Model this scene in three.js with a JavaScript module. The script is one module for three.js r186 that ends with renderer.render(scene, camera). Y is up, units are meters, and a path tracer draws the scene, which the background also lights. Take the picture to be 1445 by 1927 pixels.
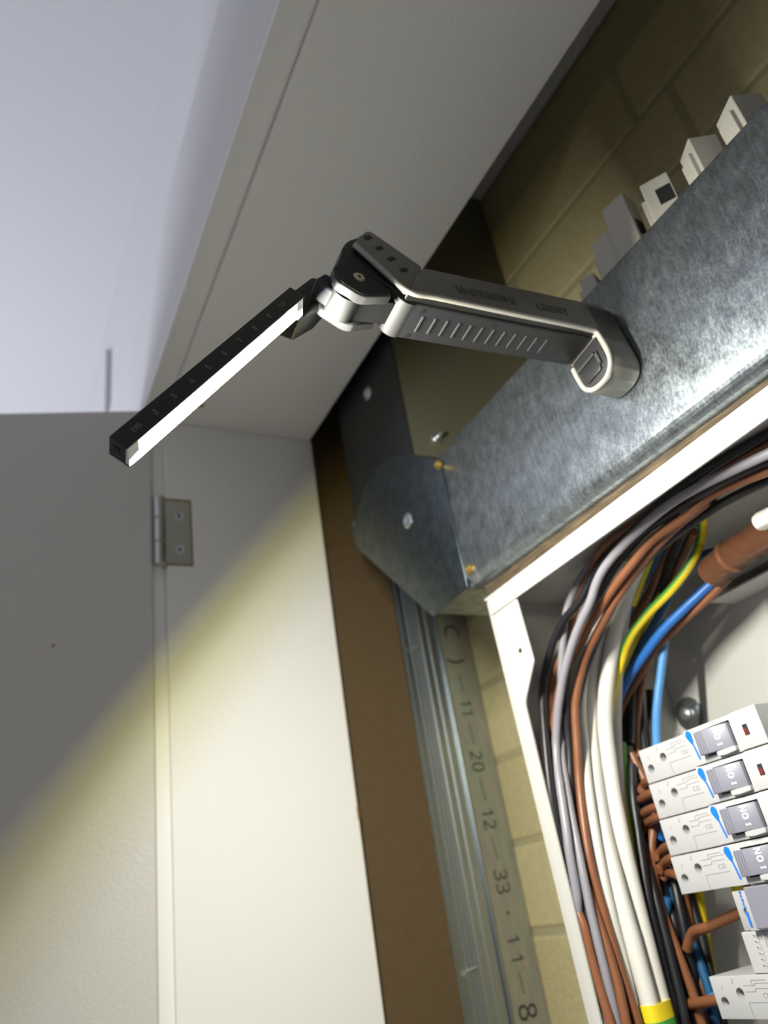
import * as THREE from 'three';
import { RoundedBoxGeometry } from 'three/addons/geometries/RoundedBoxGeometry.js';
import { TextGeometry } from 'three/addons/geometries/TextGeometry.js';
import { FontLoader } from 'three/addons/loaders/FontLoader.js';
import { RectAreaLightUniformsLib } from 'three/addons/lights/RectAreaLightUniformsLib.js';
import { mergeGeometries, toCreasedNormals } from 'three/addons/utils/BufferGeometryUtils.js';
import { SimplexNoise } from 'three/addons/math/SimplexNoise.js';
import { Brush, Evaluator, SUBTRACTION } from 'three-bvh-csg';

// ---------------------------------------------------------------- camera, light, exposure
const H = 1.6;                                   // eye height; every y below is measured from the eye
const scene = new THREE.Scene();
const renderer = new THREE.WebGLRenderer({ antialias: true });
renderer.toneMapping = THREE.LinearToneMapping;
renderer.toneMappingExposure = 1.34;
renderer.shadowMap.enabled = true;
RectAreaLightUniformsLib.init();

const camera = new THREE.PerspectiveCamera(68.46, 1445 / 1927, 0.01, 20);
camera.position.set(0, H, 0);
camera.up.set(0.47180, 0.87782, 0.08272);
camera.lookAt(-0.76663, H + 0.45476, -0.45330);
camera.focus = 0.30;
camera.userData.fStop = 9;
scene.add(camera);

scene.background = new THREE.Color(0.55, 0.62, 0.85);      // overcast daylight outside the window
const LED = { white: 2250, phosphor: 2050, face: 5 };           // work light strip
{
  // cool daylight coming in at the window on the far left wall
  const L = new THREE.RectAreaLight(new THREE.Color(0.87, 0.885, 1.0), 6.3, 1.1, 1.0);
  L.name = 'window_daylight';
  L.position.set(-1.94, H - 0.25, 0.9);
  L.lookAt(0, H - 0.05, 0.9);
  scene.add(L);
}

// ---------------------------------------------------------------- helpers
let seed = 7;
const rnd = () => { seed = (seed * 16807) % 2147483647; return seed / 2147483647; };
const simplex = new SimplexNoise({ random: rnd });
const used = {};
function numbered(n) { const k = used[n] = (used[n] ?? -1) + 1; return k ? n + '_' + String(k).padStart(3, '0') : n; }
function tag(o, label, category, group) {
  o.userData.label = label; o.userData.category = category; if (group) o.userData.group = group; return o;
}
function thing(name, label, category, [x, y, z] = [0, 0, 0], group) {
  const o = new THREE.Group(); o.name = numbered(name); o.position.set(x, y + H, z); o.userData.base = [x, y, z];
  scene.add(o); return tag(o, label, category, group);
}
function origin(o) { while (o.parent && o.parent !== scene) o = o.parent; return o.userData.base || [0, 0, 0]; }
function mesh(name, geo, mat, parent, absolute, label) {
  if (absolute) { const [x, y, z] = origin(parent); geo.translate(-x, -y, -z); }
  const m = new THREE.Mesh(geo, mat); m.name = name; m.castShadow = m.receiveShadow = true;
  if (label) m.userData.label = label;
  parent.add(m); return m;
}
const pa = (name, geo, mat, parent, label) => mesh(name, geo, mat, parent, true, label);     // geometry in room coordinates
const pl = (name, geo, mat, parent, label) => mesh(name, geo, mat, parent, false, label);    // geometry in the thing's own coordinates
function struct(name, geo, mat) {
  const m = new THREE.Mesh(geo, mat); m.name = name; m.position.y = H; m.castShadow = m.receiveShadow = true;
  m.userData.kind = 'structure'; m.userData.base = [0, 0, 0]; scene.add(m); return m;
}
function solo(name, geo, mat, label, category, group) {        // a thing that is one mesh; geometry in room coordinates
  geo.computeBoundingBox(); const c = geo.boundingBox.getCenter(new THREE.Vector3()); const b = geo.boundingBox.min.y;
  geo.translate(-c.x, -b, -c.z);
  const m = new THREE.Mesh(geo, mat); m.name = numbered(name); m.position.set(c.x, b + H, c.z); m.castShadow = m.receiveShadow = true;
  m.userData.base = [c.x, b, c.z]; scene.add(m); return tag(m, label, category, group);
}
// uv in metres from the facing of each triangle
function boxUV(g) {
  if (g.index) g = g.toNonIndexed();
  const p = g.attributes.position, n = p.count, uv = new Float32Array(n * 2);
  const a = new THREE.Vector3(), b = new THREE.Vector3(), c = new THREE.Vector3();
  for (let i = 0; i < n; i += 3) {
    a.fromBufferAttribute(p, i); b.fromBufferAttribute(p, i + 1); c.fromBufferAttribute(p, i + 2);
    const nn = b.clone().sub(a).cross(c.clone().sub(a)); const x = Math.abs(nn.x), y = Math.abs(nn.y), z = Math.abs(nn.z);
    [a, b, c].forEach((v, k) => {
      const [s, t] = x >= y && x >= z ? [v.z, v.y] : y >= z ? [v.x, v.z] : [v.x, v.y];
      uv[(i + k) * 2] = s; uv[(i + k) * 2 + 1] = t;
    });
  }
  g.setAttribute('uv', new THREE.BufferAttribute(uv, 2)); return g;
}
function box(x0, x1, y0, y1, z0, z1, r = 0) {
  const w = Math.abs(x1 - x0), h = Math.abs(y1 - y0), d = Math.abs(z1 - z0);
  const g = r ? new RoundedBoxGeometry(w, h, d, 2, Math.min(r, w / 2.01, h / 2.01, d / 2.01)) : new THREE.BoxGeometry(w, h, d);
  g.translate((x0 + x1) / 2, (y0 + y1) / 2, (z0 + z1) / 2); return boxUV(g);
}
const V = (x, y, z) => new THREE.Vector3(x, y, z);
function basis(o, u, v, n) { return new THREE.Matrix4().makeBasis(u, v, n).setPosition(o); }
// extrude an outline given in (u, v) along n by depth, with an optional rounded edge
function prism(pts, depth, o, u, v, n, bevel = 0, holes = []) {
  const s = new THREE.Shape(pts.map(([a, b]) => new THREE.Vector2(a, b)));
  holes.forEach(h => s.holes.push(new THREE.Path(h.map(([a, b]) => new THREE.Vector2(a, b)))));
  const g = new THREE.ExtrudeGeometry(s, { depth: depth - 2 * bevel, bevelEnabled: bevel > 0, bevelSize: bevel, bevelThickness: bevel, bevelOffset: -bevel, bevelSegments: 3, steps: 1, curveSegments: 12 });
  g.translate(0, 0, bevel); g.applyMatrix4(basis(o, u, v, n));
  return boxUV(toCreasedNormals(boxUV(g), 0.7));
}
const X = V(1, 0, 0), Y = V(0, 1, 0), Z = V(0, 0, 1), O = V(0, 0, 0), nX = V(-1, 0, 0), nY = V(0, -1, 0), nZ = V(0, 0, -1);
// cylinder / disc of given radius along direction d from point p
function rod(p, d, len, r, r2 = r, seg = 24) {
  const g = new THREE.CylinderGeometry(r2, r, len, seg); g.translate(0, len / 2, 0);
  g.applyQuaternion(new THREE.Quaternion().setFromUnitVectors(Y, d.clone().normalize())); g.translate(p.x, p.y, p.z); return boxUV(g);
}
function lathe(profile, p, d, seg = 28) {
  const g = new THREE.LatheGeometry(profile.map(([r, h]) => new THREE.Vector2(r, h)), seg);
  g.applyQuaternion(new THREE.Quaternion().setFromUnitVectors(Y, d.clone().normalize())); g.translate(p.x, p.y, p.z); return boxUV(toCreasedNormals(g, 0.6));
}
function pipe(points, r, { seg = 0, radial = 14, closed = false } = {}) {
  const c = new THREE.CatmullRomCurve3(points, closed, 'centripetal');
  return new THREE.TubeGeometry(c, seg || points.length * 6, r, radial, closed);
}
const merge = gs => mergeGeometries(gs.map(g => { g = g.index ? g.toNonIndexed() : g; for (const k of Object.keys(g.attributes)) if (!['position', 'normal', 'uv'].includes(k)) g.deleteAttribute(k); return g; }));
// rounded polygon outline
function rounded(pts, r, seg = 5) {
  const out = [], n = pts.length;
  pts.forEach((p, i) => {
    const a = pts[(i + n - 1) % n], b = pts[(i + 1) % n], rr = Array.isArray(r) ? r[i] : r;
    const da = Math.hypot(a[0] - p[0], a[1] - p[1]), db = Math.hypot(b[0] - p[0], b[1] - p[1]);
    const k = Math.min(rr, da * 0.49, db * 0.49);
    if (k < 1e-6) { out.push(p); return; }
    const A = [p[0] + (a[0] - p[0]) / da * k, p[1] + (a[1] - p[1]) / da * k], B = [p[0] + (b[0] - p[0]) / db * k, p[1] + (b[1] - p[1]) / db * k];
    for (let j = 0; j <= seg; j++) { const t = j / seg, q = 1 - t; out.push([q * q * A[0] + 2 * q * t * p[0] + t * t * B[0], q * q * A[1] + 2 * q * t * p[1] + t * t * B[1]]); }
  });
  return out;
}
// ---------------------------------------------------------------- textures and materials
function noiseTex(n, fn, srgb) {                   // fn(u, v) -> [r, g, b] 0..1, tiled by mirror
  const d = new Uint8Array(n * n * 4);
  for (let j = 0; j < n; j++) for (let i = 0; i < n; i++) {
    const c = fn(i / n, j / n), k = (j * n + i) * 4;
    for (let q = 0; q < 3; q++) d[k + q] = Math.max(0, Math.min(255, 255 * (c.length ? c[q] : c)));
    d[k + 3] = 255;
  }
  const t = new THREE.DataTexture(d, n, n); t.wrapS = t.wrapT = THREE.MirroredRepeatWrapping; t.magFilter = THREE.LinearFilter; t.minFilter = THREE.LinearMipmapLinearFilter; t.generateMipmaps = true;
  if (srgb) t.colorSpace = THREE.SRGBColorSpace; t.needsUpdate = true; return t;
}
const rep = (t, sx, sy = sx) => { const c = t.clone(); c.repeat.set(sx, sy); c.needsUpdate = true; return c; };
const fbm = (x, y, o = 4) => { let s = 0, a = 0.5; for (let i = 0; i < o; i++) { s += a * simplex.noise(x, y); x *= 2.07; y *= 2.07; a *= 0.5; } return s; };
const brushT = noiseTex(512, (u, v) => 0.5 + 0.35 * fbm(u * 60, v * 5, 3) + 0.1 * fbm(u * 9, v * 4, 2));
const rollT = noiseTex(512, (u, v) => 0.5 + 0.4 * fbm(u * 45, v * 45, 3));
const mottle = (base, amp, f) => noiseTex(512, (u, v) => { const k = 1 + amp * fbm(u * f, v * f, 4); return base.map(b => b * k); }, true);
const M = {};
const std = (c, rough, metal = 0, extra = {}) => new THREE.MeshStandardMaterial({ color: new THREE.Color(...c), roughness: rough, metalness: metal, ...extra });
// painted timber: satin off-white with brush marks along the board
M.lining = new THREE.MeshPhysicalMaterial({ color: new THREE.Color(0.86, 0.845, 0.80), roughness: 0.45, bumpMap: rep(brushT, 6, 6), bumpScale: 0.00012 });
M.head = new THREE.MeshPhysicalMaterial({ color: new THREE.Color(0.86, 0.845, 0.80), roughness: 0.45, bumpMap: (() => { const t = rep(brushT, 6, 6); t.rotation = Math.PI / 2; return t; })(), bumpScale: 0.00022 });
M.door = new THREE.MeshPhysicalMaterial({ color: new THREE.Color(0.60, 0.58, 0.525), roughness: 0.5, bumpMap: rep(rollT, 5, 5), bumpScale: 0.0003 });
M.roomWall = std([0.60, 0.59, 0.57], 0.9);
M.plaster = std([0.72, 0.72, 0.73], 0.9, 0, { bumpMap: rep(rollT, 3, 3), bumpScale: 0.0003 });
M.gloss = std([0.74, 0.74, 0.74], 0.5);
M.floor = std([0.62, 0.60, 0.56], 0.8);
M.dark = std([0.012, 0.012, 0.012], 0.8);
const galvC = noiseTex(1024, (u, v) => {
  const a = fbm(u * 14, v * 14, 4), b = fbm(u * 70 + 9, v * 18, 3), c = fbm(u * 160, v * 120 + 4, 2);
  const k = 0.61 + 0.08 * a + 0.09 * b + 0.10 * c; return [k * 0.95, k * 1.0, k * 1.04];
}, true);
const galvR = noiseTex(1024, (u, v) => 0.36 + 0.10 * fbm(u * 14 + 3, v * 14, 4) + 0.10 * fbm(u * 110, v * 60, 3));
M.galv = new THREE.MeshStandardMaterial({ color: 0xffffff, map: rep(galvC, 4), metalness: 0.95, roughness: 1, roughnessMap: rep(galvR, 4), bumpMap: rep(galvR, 4), bumpScale: 0.00012 });
M.galvShade = M.galv.clone(); M.galvShade.color.set(0x9aa0a2); M.darkZinc = std([0.24, 0.26, 0.28], 0.35, 0.9);  // trunking corner cover: same galvanised steel, darkened to carry its shade
M.wallReflectSteel = std([0.13, 0.125, 0.085], 0.5, 0.2);  // side of the upright: reflection of the brick wall put into the colour
M.shadedSteel = std([0.030, 0.032, 0.034], 0.45, 0.6);  // front of the upright: its shade put into the steel colour
M.stud = new THREE.MeshStandardMaterial({ color: new THREE.Color(0.36, 0.40, 0.43), metalness: 0.95, roughness: 0.34, bumpMap: noiseTex(256, (u, v) => 0.5 + 0.5 * Math.sin(u * 402) * Math.sin(v * 402)), bumpScale: 0.0001 });
M.stud.bumpMap.repeat.set(9, 9);
M.zinc = std([0.62, 0.65, 0.68], 0.3, 0.95);
M.hinge = std([0.50, 0.51, 0.48], 0.32, 0.95);
M.brass = std([0.62, 0.42, 0.10], 0.3, 0.95);
M.board = new THREE.MeshStandardMaterial({ map: mottle([0.37, 0.30, 0.20], 0.05, 12), roughness: 0.9 }); M.board.map.repeat.set(5, 5);
M.timber = new THREE.MeshStandardMaterial({ map: noiseTex(256, (u, v) => { const k = 0.75 + 0.5 * fbm(u * 4, v * 60, 3); return [0.36 * k, 0.30 * k, 0.21 * k]; }, true), roughness: 0.85 }); M.timber.map.repeat.set(8, 12);
M.rawwood = std([0.30, 0.17, 0.055], 0.9);
const brickC = [mottle([0.80, 0.755, 0.575], 0.05, 20), mottle([0.79, 0.745, 0.56], 0.06, 26), mottle([0.81, 0.765, 0.585], 0.05, 16)];
M.brick = brickC.map(t => { t.repeat.set(4, 4); return new THREE.MeshStandardMaterial({ map: t, roughness: 0.65, bumpMap: rep(rollT, 8, 8), bumpScale: 0.0009 }); });
M.mortar = std([0.46, 0.41, 0.24], 0.85, 0, { bumpMap: rep(rollT, 8, 8), bumpScale: 0.001 });
M.steel = std([0.50, 0.49, 0.465], 0.42, 0, { bumpMap: rep(rollT, 20, 20), bumpScale: 0.00006 });
M.steelGrey = std([0.52, 0.51, 0.49], 0.5);
M.pvc = { white: std([0.62, 0.605, 0.565], 0.38), brown: std([0.21, 0.080, 0.036], 0.38), black: std([0.013, 0.013, 0.016], 0.4), grey: std([0.25, 0.238, 0.27], 0.38), blue: std([0.02, 0.13, 0.44], 0.4), deepblue: std([0.012, 0.085, 0.21], 0.45), sky: std([0.07, 0.23, 0.50], 0.4), earth: std([1, 1, 1], 0.4, 0, { vertexColors: true }) };
M.sleeve = std([0.21, 0.082, 0.038], 0.42, 0, { bumpMap: rep(rollT, 30, 30), bumpScale: 0.0003 });
M.tapeY = std([0.80, 0.62, 0.02], 0.4); M.tapeG = std([0.06, 0.36, 0.06], 0.4);
M.mcb = std([0.42, 0.42, 0.43], 0.45); M.mcbBlue = std([0.005, 0.15, 0.60], 0.35); M.dolly = std([0.20, 0.20, 0.25], 0.45); M.hole = std([0.10, 0.10, 0.085], 0.6);
M.red = std([0.16, 0.02, 0.015], 0.3); M.ink = std([0.17, 0.17, 0.18], 0.7); M.whiteInk = std([0.85, 0.85, 0.87], 0.6); M.clip = std([0.50, 0.48, 0.42], 0.5);
M.shell = std([0.20, 0.19, 0.165], 0.42, 0.3); M.rim = std([0.42, 0.40, 0.35], 0.3, 0.3); M.panel = std([0.012, 0.012, 0.014], 0.5); M.rib = std([0.045, 0.045, 0.048], 0.4); M.blackPlastic = std([0.010, 0.010, 0.010], 0.45);
M.knuckle = std([0.032, 0.032, 0.032], 0.6, 0.1); M.alu = std([0.03, 0.03, 0.027], 0.42, 0.4); M.screw = std([0.66, 0.60, 0.42], 0.3, 0.8); M.etch = std([0.21, 0.21, 0.165], 0.6);
M.engraved = std([0.085, 0.082, 0.072], 0.5);
M.led = new THREE.MeshStandardMaterial({ color: 0xffffff, emissive: new THREE.Color(1.0, 0.97, 0.86), emissiveIntensity: LED.face, roughness: 0.5 });
M.phosphor = new THREE.MeshStandardMaterial({ color: new THREE.Color(0.9, 0.75, 0.1), emissive: new THREE.Color(1.0, 0.8, 0.18), emissiveIntensity: LED.face * 0.25, roughness: 0.5 });
M.lens = std([0.75, 0.76, 0.72], 0.25);
M.scratch = std([0.8, 0.8, 0.78], 0.4, 0.3);
const fonts = new FontLoader();
const sans = await fonts.loadAsync('fonts/droid/droid_sans_regular.typeface.json');
const bold = await fonts.loadAsync('fonts/droid/droid_sans_bold.typeface.json');
function text(str, size, depth, o, u, v, font = sans) {          // raised lettering centred at o, reading along u, tops towards v
  const g = new TextGeometry(str, { font, size, depth, curveSegments: 3, bevelEnabled: false }); g.center();
  g.translate(0, 0, depth / 2); g.applyMatrix4(basis(o, u, v, u.clone().cross(v))); return boxUV(g);
}

// ---------------------------------------------------------------- the setting
struct('floor', box(-2.6, 1.9, -1.7, -1.6, -0.53, 2.4), M.floor);
struct('ceiling', box(-2.6, 1.9, 0.83, 0.93, -0.53, 2.4), M.plaster);
struct('wall_front', merge([box(-2.6, -0.62, -1.6, 0.83, -0.53, -0.12), box(-0.62, 0.56, 0.45, 0.83, -0.25, -0.12), box(0.56, 1.9, -1.6, 0.83, -0.53, -0.12)]), M.plaster);
struct('ceiling_recess', box(-0.62, 0.56, 0.645, 0.83, -0.43, -0.25), M.plaster);
struct('wall_rear', box(-2.6, 1.9, -1.6, 0.83, 2.3, 2.4), M.roomWall);
struct('wall_right', box(1.8, 1.9, -1.6, 0.83, -0.12, 2.3), M.roomWall);
struct('wall_left', merge([box(-2.1, -2.0, -1.6, -0.85, -0.12, 2.3), box(-2.1, -2.0, 0.35, 0.83, -0.12, 2.3), box(-2.1, -2.0, -0.85, 0.35, -0.12, 0.3), box(-2.1, -2.0, -0.85, 0.35, 1.5, 2.3)]), M.plaster);
{
  const w = struct('window_1', merge([box(-2.07, -2.03, -0.85, -0.80, 0.3, 1.5), box(-2.07, -2.03, 0.30, 0.35, 0.3, 1.5), box(-2.07, -2.03, -0.8, 0.3, 0.3, 0.35), box(-2.07, -2.03, -0.8, 0.3, 1.45, 1.5)]), M.gloss);
  pa('pane', box(-2.053, -2.047, -0.8, 0.3, 0.35, 1.45), new THREE.MeshPhysicalMaterial({ color: 0xffffff, roughness: 0.02, transmission: 1, thickness: 0 }), w);
}
// back wall of the cupboard: painted brickwork, each brick its own piece with a recessed joint
const back = struct('wall_back', box(-0.62, 0.56, -1.6, 0.83, -0.53, -0.4330), M.mortar);
{
  const pitch = 0.0708, y0 = 0.0286 - 3 * pitch, len = 0.2125;
  const shapes = [0, 1, 2].map(k => { const g = new RoundedBoxGeometry(len - 0.0045, pitch - 0.004, 0.02, 2, 0.0025 + k * 0.0008); return boxUV(g); });
  for (let r = 0; r < 11; r++) {
    const off = (r % 2 ? 0.1075 : 0.0710) + (rnd() - 0.5) * 0.004;
    for (let c = 0; c < 5; c++) {
      let x0 = -0.62 + off + (c - 0.5) * len, x1 = x0 + len; if (x1 < -0.60 || x0 > 0.09) continue;
      let g = shapes[(r * 5 + c) % 3];
      if (x0 < -0.62) { x0 = -0.62; g = boxUV(new RoundedBoxGeometry(x1 - x0 - 0.0055, pitch - 0.005, 0.02, 2, 0.004)); }
      const b = new THREE.Mesh(g, M.brick[Math.floor(rnd() * 3)]); b.name = numbered('brick'); b.castShadow = b.receiveShadow = true;
      b.position.set((x0 + x1) / 2, y0 + r * pitch + pitch / 2, -0.4415 + (rnd() - 0.5) * 0.0008); b.rotation.z = (rnd() - 0.5) * 0.01;
      back.add(b);
    }
  }
}
// timber lining of the opening: jamb, head and the architrave over it
const jamb = struct('trim_1', merge([box(-0.606, -0.58, -1.6, 0.419, -0.273, -0.1272, 0.0012), box(-0.606, -0.5845, -1.6, 0.419, -0.1272, -0.1155)]), M.lining);
const head = struct('trim_2', merge([box(-0.606, 0.56, 0.419, 0.445, -0.2715, -0.1272, 0.0012), box(-0.606, 0.56, 0.4232, 0.445, -0.1272, -0.108, 0.001)]), M.head);
struct('trim_3', box(-1.9, 1.2, 0.4265, 0.575, -0.12, -0.1078, 0.0015), M.gloss);
struct('shadow_line_4', box(-0.885, -0.868, 0.575, 0.738, -0.12, -0.113, 0.001), M.plaster);  // raised strip put in where a shadow line runs up the wall
struct('trim_5', box(0.534, 0.56, -1.6, 0.419, -0.273, -0.1155, 0.0012), M.lining);
pa('knot', rod(V(-0.5485, 0.4191, -0.1536), nY, 0.0003, 0.0034, 0.0026, 9), M.rawwood, head);
pa('pin_hole', rod(V(-0.58, 0.3633, -0.1883), X, 0.0002, 0.0012, 0.001, 8), M.steelGrey, jamb);
pa('paint_chip', box(-0.5802, -0.5797, 0.060, 0.070, -0.2731, -0.2716, 0.0003), M.rawwood, jamb);
pa('hinge_mortice', box(-0.5806, -0.57985, 0.2732, 0.3374, -0.1495, -0.1265), M.rawwood, jamb);
// cupboard door, hinged on the jamb and swung out past square
{
  const s = Math.sin(16 * Math.PI / 180), c = Math.cos(16 * Math.PI / 180);
  const g = box(0, 0.55, -1.58, 0.4303, 0, 0.019, 0.0022); g.applyMatrix4(basis(V(-0.5805, 0, -0.1162), V(-s, 0, c), Y, V(-c, 0, -s)));
  const d = struct('door_1', g, M.door);
  pa('speck', rod(V(-0.6003, 0.2104, -0.0449), V(c, 0, s), 0.0003, 0.0012, 0.001, 8), M.rawwood, d);
}
// ---------------------------------------------------------------- hinge
{
  const t = thing('butt_hinge', 'small zinc butt hinge let into the cream jamb beside the open door', 'hinge', [-0.578, 0.272, -0.13]);
  pa('leaf', box(-0.5803, -0.5794, 0.2752, 0.3352, -0.1480, -0.1258, 0.0003), M.hinge, t);
  for (const y of [0.3203, 0.2880]) {
    const sc = pa('screw', lathe([[0, 0.0003], [0.0014, 0.0003], [0.0034, 0.0011], [0.0040, 0.0006], [0.0040, -0.0003]], V(-0.5793, y, -0.1385), X), M.zinc, t);
    pa('recess', rod(V(-0.5790, y, -0.1385), X, 0.0002, 0.0015, 0.0015, 6), M.dark, sc);
  }
  const seg = [[0.2722, 0.2925], [0.2930, 0.3150], [0.3155, 0.3360]];
  for (const [a, b] of seg) pa('knuckle', lathe([[0, 0], [0.0042, 0], [0.0047, 0.0006], [0.0047, b - a - 0.0006], [0.0042, b - a], [0, b - a]], V(-0.5775, a, -0.1215), Y), M.hinge, t);
  pa('pin', rod(V(-0.5775, 0.2710, -0.1215), Y, 0.066, 0.0022), M.zinc, t);
}
// ---------------------------------------------------------------- left side of the recess
solo('backing_board', box(-0.614, -0.6, -1.6, 0.6445, -0.349, -0.2735, 0.001), M.board, 'plain brown board lining the side of the recess behind the jamb', 'board');
{
  const t = thing('metal_stud', 'upright ribbed galvanised steel stud between the brown board and the marked strip', 'stud', [-0.603, -1.6, -0.37]);
  const pts = [[0.3493, -0.6050], [0.3493, -0.6022]]; const prof = [[0.3520, -0.6022], [0.3528, -0.6012], [0.3540, -0.6012], [0.3548, -0.6022], [0.3565, -0.6022], [0.3573, -0.6030], [0.3600, -0.6030], [0.3610, -0.6018], [0.3625, -0.6018], [0.3632, -0.6026], [0.3642, -0.6026], [0.3650, -0.6016], [0.3662, -0.6016], [0.3670, -0.6025], [0.3682, -0.6025], [0.3690, -0.6015], [0.3702, -0.6015], [0.3710, -0.6024], [0.3722, -0.6024], [0.3730, -0.6016], [0.3780, -0.6016], [0.3788, -0.6026], [0.3808, -0.6026], [0.3816, -0.6018], [0.3905, -0.6018]];
  pts.push(...prof, [0.3908, -0.6050]);
  pa('web', prism(pts, 2.2445, V(0, 0.6445, 0), nZ, X, nY), M.stud, t);
  pa('lip', box(-0.6075, -0.5990, -1.6, 0.6445, -0.3924, -0.3909, 0.0005), M.stud, t);
}
for (const [y, z, lab] of [[0.2085, -0.3570, 'shiny screw in the steel stud just below the trunking corner'], [-0.0590, -0.3560, 'shiny screw in the steel stud far below the trunking, near a board dimple']]) {
  const t = thing('drywall_screw', lab, 'screw', [-0.6022, y, z]);
  pa('shank', rod(V(-0.6035, y, z), V(0.35, 0.2, -0.9), 0.0125, 0.0011, 0.0009, 10), M.zinc, t);
  pa('head', lathe([[0, 0.0012], [0.0026, 0.0010], [0.0030, 0.0004], [0.0030, -0.0002]], V(-0.6022, y, z), X, 14), M.zinc, t);
}
{
  const cv = document.createElement('canvas'); cv.width = 128; cv.height = 1536; const c = cv.getContext('2d');
  c.fillStyle = 'rgb(136,138,116)'; c.fillRect(0, 0, 128, 1536);
  for (let i = 0; i < 2600; i++) { c.fillStyle = `rgba(${rnd() > 0.5 ? 160 : 90},${rnd() > 0.5 ? 158 : 95},110,0.05)`; c.fillRect(rnd() * 128, rnd() * 1536, 4 + rnd() * 10, 20 + rnd() * 90); }
  // marker figures written up the strip; the strip spans y from -0.15 to 0.30
  const py = y => (0.30 - y) / 0.45 * 1536;
  c.fillStyle = c.strokeStyle = 'rgba(22,22,28,0.9)'; c.lineWidth = 5; c.textAlign = 'center'; c.textBaseline = 'middle';
  const put = (s, y, size, dx = 0) => { c.save(); c.translate(60 + dx, py(y)); c.rotate(Math.PI / 2); c.font = `${size}px sans-serif`; c.fillText(s, 0, 0); c.restore(); };
  put('C', 0.228, 78); put(')', 0.197, 84); put('11', 0.150, 58); put('20', 0.101, 62); put('12', 0.051, 60); put('33', 0.000, 64); put('·', -0.024, 70); put('1', -0.044, 56); put('1', -0.058, 56); put('8', -0.095, 84);
  c.lineWidth = 3; for (const [a, b] of [[0.183, 0.165], [0.136, 0.116], [0.086, 0.066], [0.036, 0.017], [-0.068, -0.083]]) { c.beginPath(); c.moveTo(58, py(a)); c.lineTo(62, py(b)); c.stroke(); }
  const tex = new THREE.CanvasTexture(cv); tex.colorSpace = THREE.SRGBColorSpace;
  const t = thing('marked_strip', 'grey-green upright strip with dark handwritten figures beside the steel stud', 'strip', [-0.61, -1.6, -0.41]);
  const strip = std([0.245, 0.253, 0.174], 0.85);
  pa('panel', box(-0.617, -0.604, -1.6, 0.6445, -0.4300, -0.3930, 0.0005), strip, t);
  const g = new THREE.BoxGeometry(0.0370, 0.45, 0.0002); g.applyMatrix4(basis(V(-0.6039, 0.075, -0.4115), nZ, Y, X));
  pa('writing', g, new THREE.MeshStandardMaterial({ map: tex, roughness: 0.85 }), t);
}
// ---------------------------------------------------------------- galvanised trunking
{
  const t = thing('cable_trunking', 'galvanised steel trunking turning from an upright length to one above the open board', 'trunking', [-0.38, 0.172, -0.35]);
  pa('horizontal_length', prism(rounded([[0.2800, 0.1745], [0.2800, 0.2805], [0.4290, 0.2805], [0.4290, 0.1745]], [0.0075, 0.003, 0, 0.003], 6), 0.93, V(-0.384, 0, 0), nZ, Y, X), M.galv, t);
  pa('upright_length', prism(rounded([[-0.5290, 0.2800], [-0.4165, 0.2800], [-0.4165, 0.4290], [-0.5290, 0.4290]], [0.003, 0.003, 0, 0], 5), 0.6445 - 0.300, V(0, 0.300, 0), X, nZ, Y), M.shadedSteel, t, 'upright length with shade put into its dark colour');
  pa('upright_side', box(-0.4166, -0.4160, 0.301, 0.6445, -0.4285, -0.2825), M.wallReflectSteel, t, 'side of the upright length with the wall reflection put into its olive-grey colour');
  pa('corner_body', prism([[-0.5305, 0.3000], [-0.5305, 0.2790], [-0.4290, 0.1745], [-0.3835, 0.1745], [-0.3835, 0.2760], [-0.4160, 0.3000]], 0.1492, V(0, 0, -0.4290), X, Y, Z), M.galv, t);
  pa('corner_cover', prism(rounded([[-0.5309, 0.2920], [-0.5290, 0.2756], [-0.4289, 0.1722], [-0.3811, 0.1744], [-0.3820, 0.2380], [-0.3812, 0.2745], [-0.4155, 0.3005], [-0.4500, 0.3200], [-0.4918, 0.3240]], [0.004, 0.004, 0.002, 0.001, 0.02, 0.004, 0.002, 0.02, 0.02], 5), 0.0012, V(0, 0, -0.2799), X, Y, Z, 0.0004), M.galvShade, t);
  const rivet = (x, y, z) => pa('rivet', lathe([[0.0016, 0.0002], [0.0024, 0.0012], [0.0036, 0.0017], [0.0050, 0.0014], [0.0062, 0.0004], [0.0062, -0.0003]], V(x, y, z), Z), M.zinc, t);
  const rv = rivet(-0.4381, 0.2541, -0.2787); pa('dimple', rod(V(-0.4381, 0.2541, -0.2787), Z, 0.0004, 0.0020, 0.0020, 16), M.zinc, rv); rivet(-0.4666, 0.3965, -0.2800);
  for (const [x, y, z] of [[-0.3835, 0.2715, -0.2787], [-0.3755, 0.1850, -0.2800]]) {
    const s = pa('brass_screw', lathe([[0, 0.0026], [0.0016, 0.0025], [0.0032, 0.0015], [0.0038, 0.0002], [0.0038, -0.0003]], V(x, y, z), Z, 20), M.brass, t, 'yellow brass-coloured screw');
    pa('slot', box(x - 0.0024, x + 0.0024, y - 0.0004, y + 0.0004, z + 0.0022, z + 0.0027), M.rawwood, s);
  }
}
{
  const t = thing('bolt', 'small shiny bolt and nut on the side of the upright trunking', 'bolt', [-0.4165, 0.3185, -0.3060]);
  pa('washer', lathe([[0.0022, 0.0008], [0.0048, 0.0008], [0.0050, 0.0004], [0.0050, -0.0002]], V(-0.4160, 0.3198, -0.3058), X), M.zinc, t);
  pa('nut', rod(V(-0.4158, 0.3198, -0.3058), X, 0.0034, 0.0040, 0.0038, 6), M.zinc, t);
  pa('thread', rod(V(-0.4126, 0.3198, -0.3058), X, 0.0060, 0.0021, 0.0019, 14), M.zinc, t);
}
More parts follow.
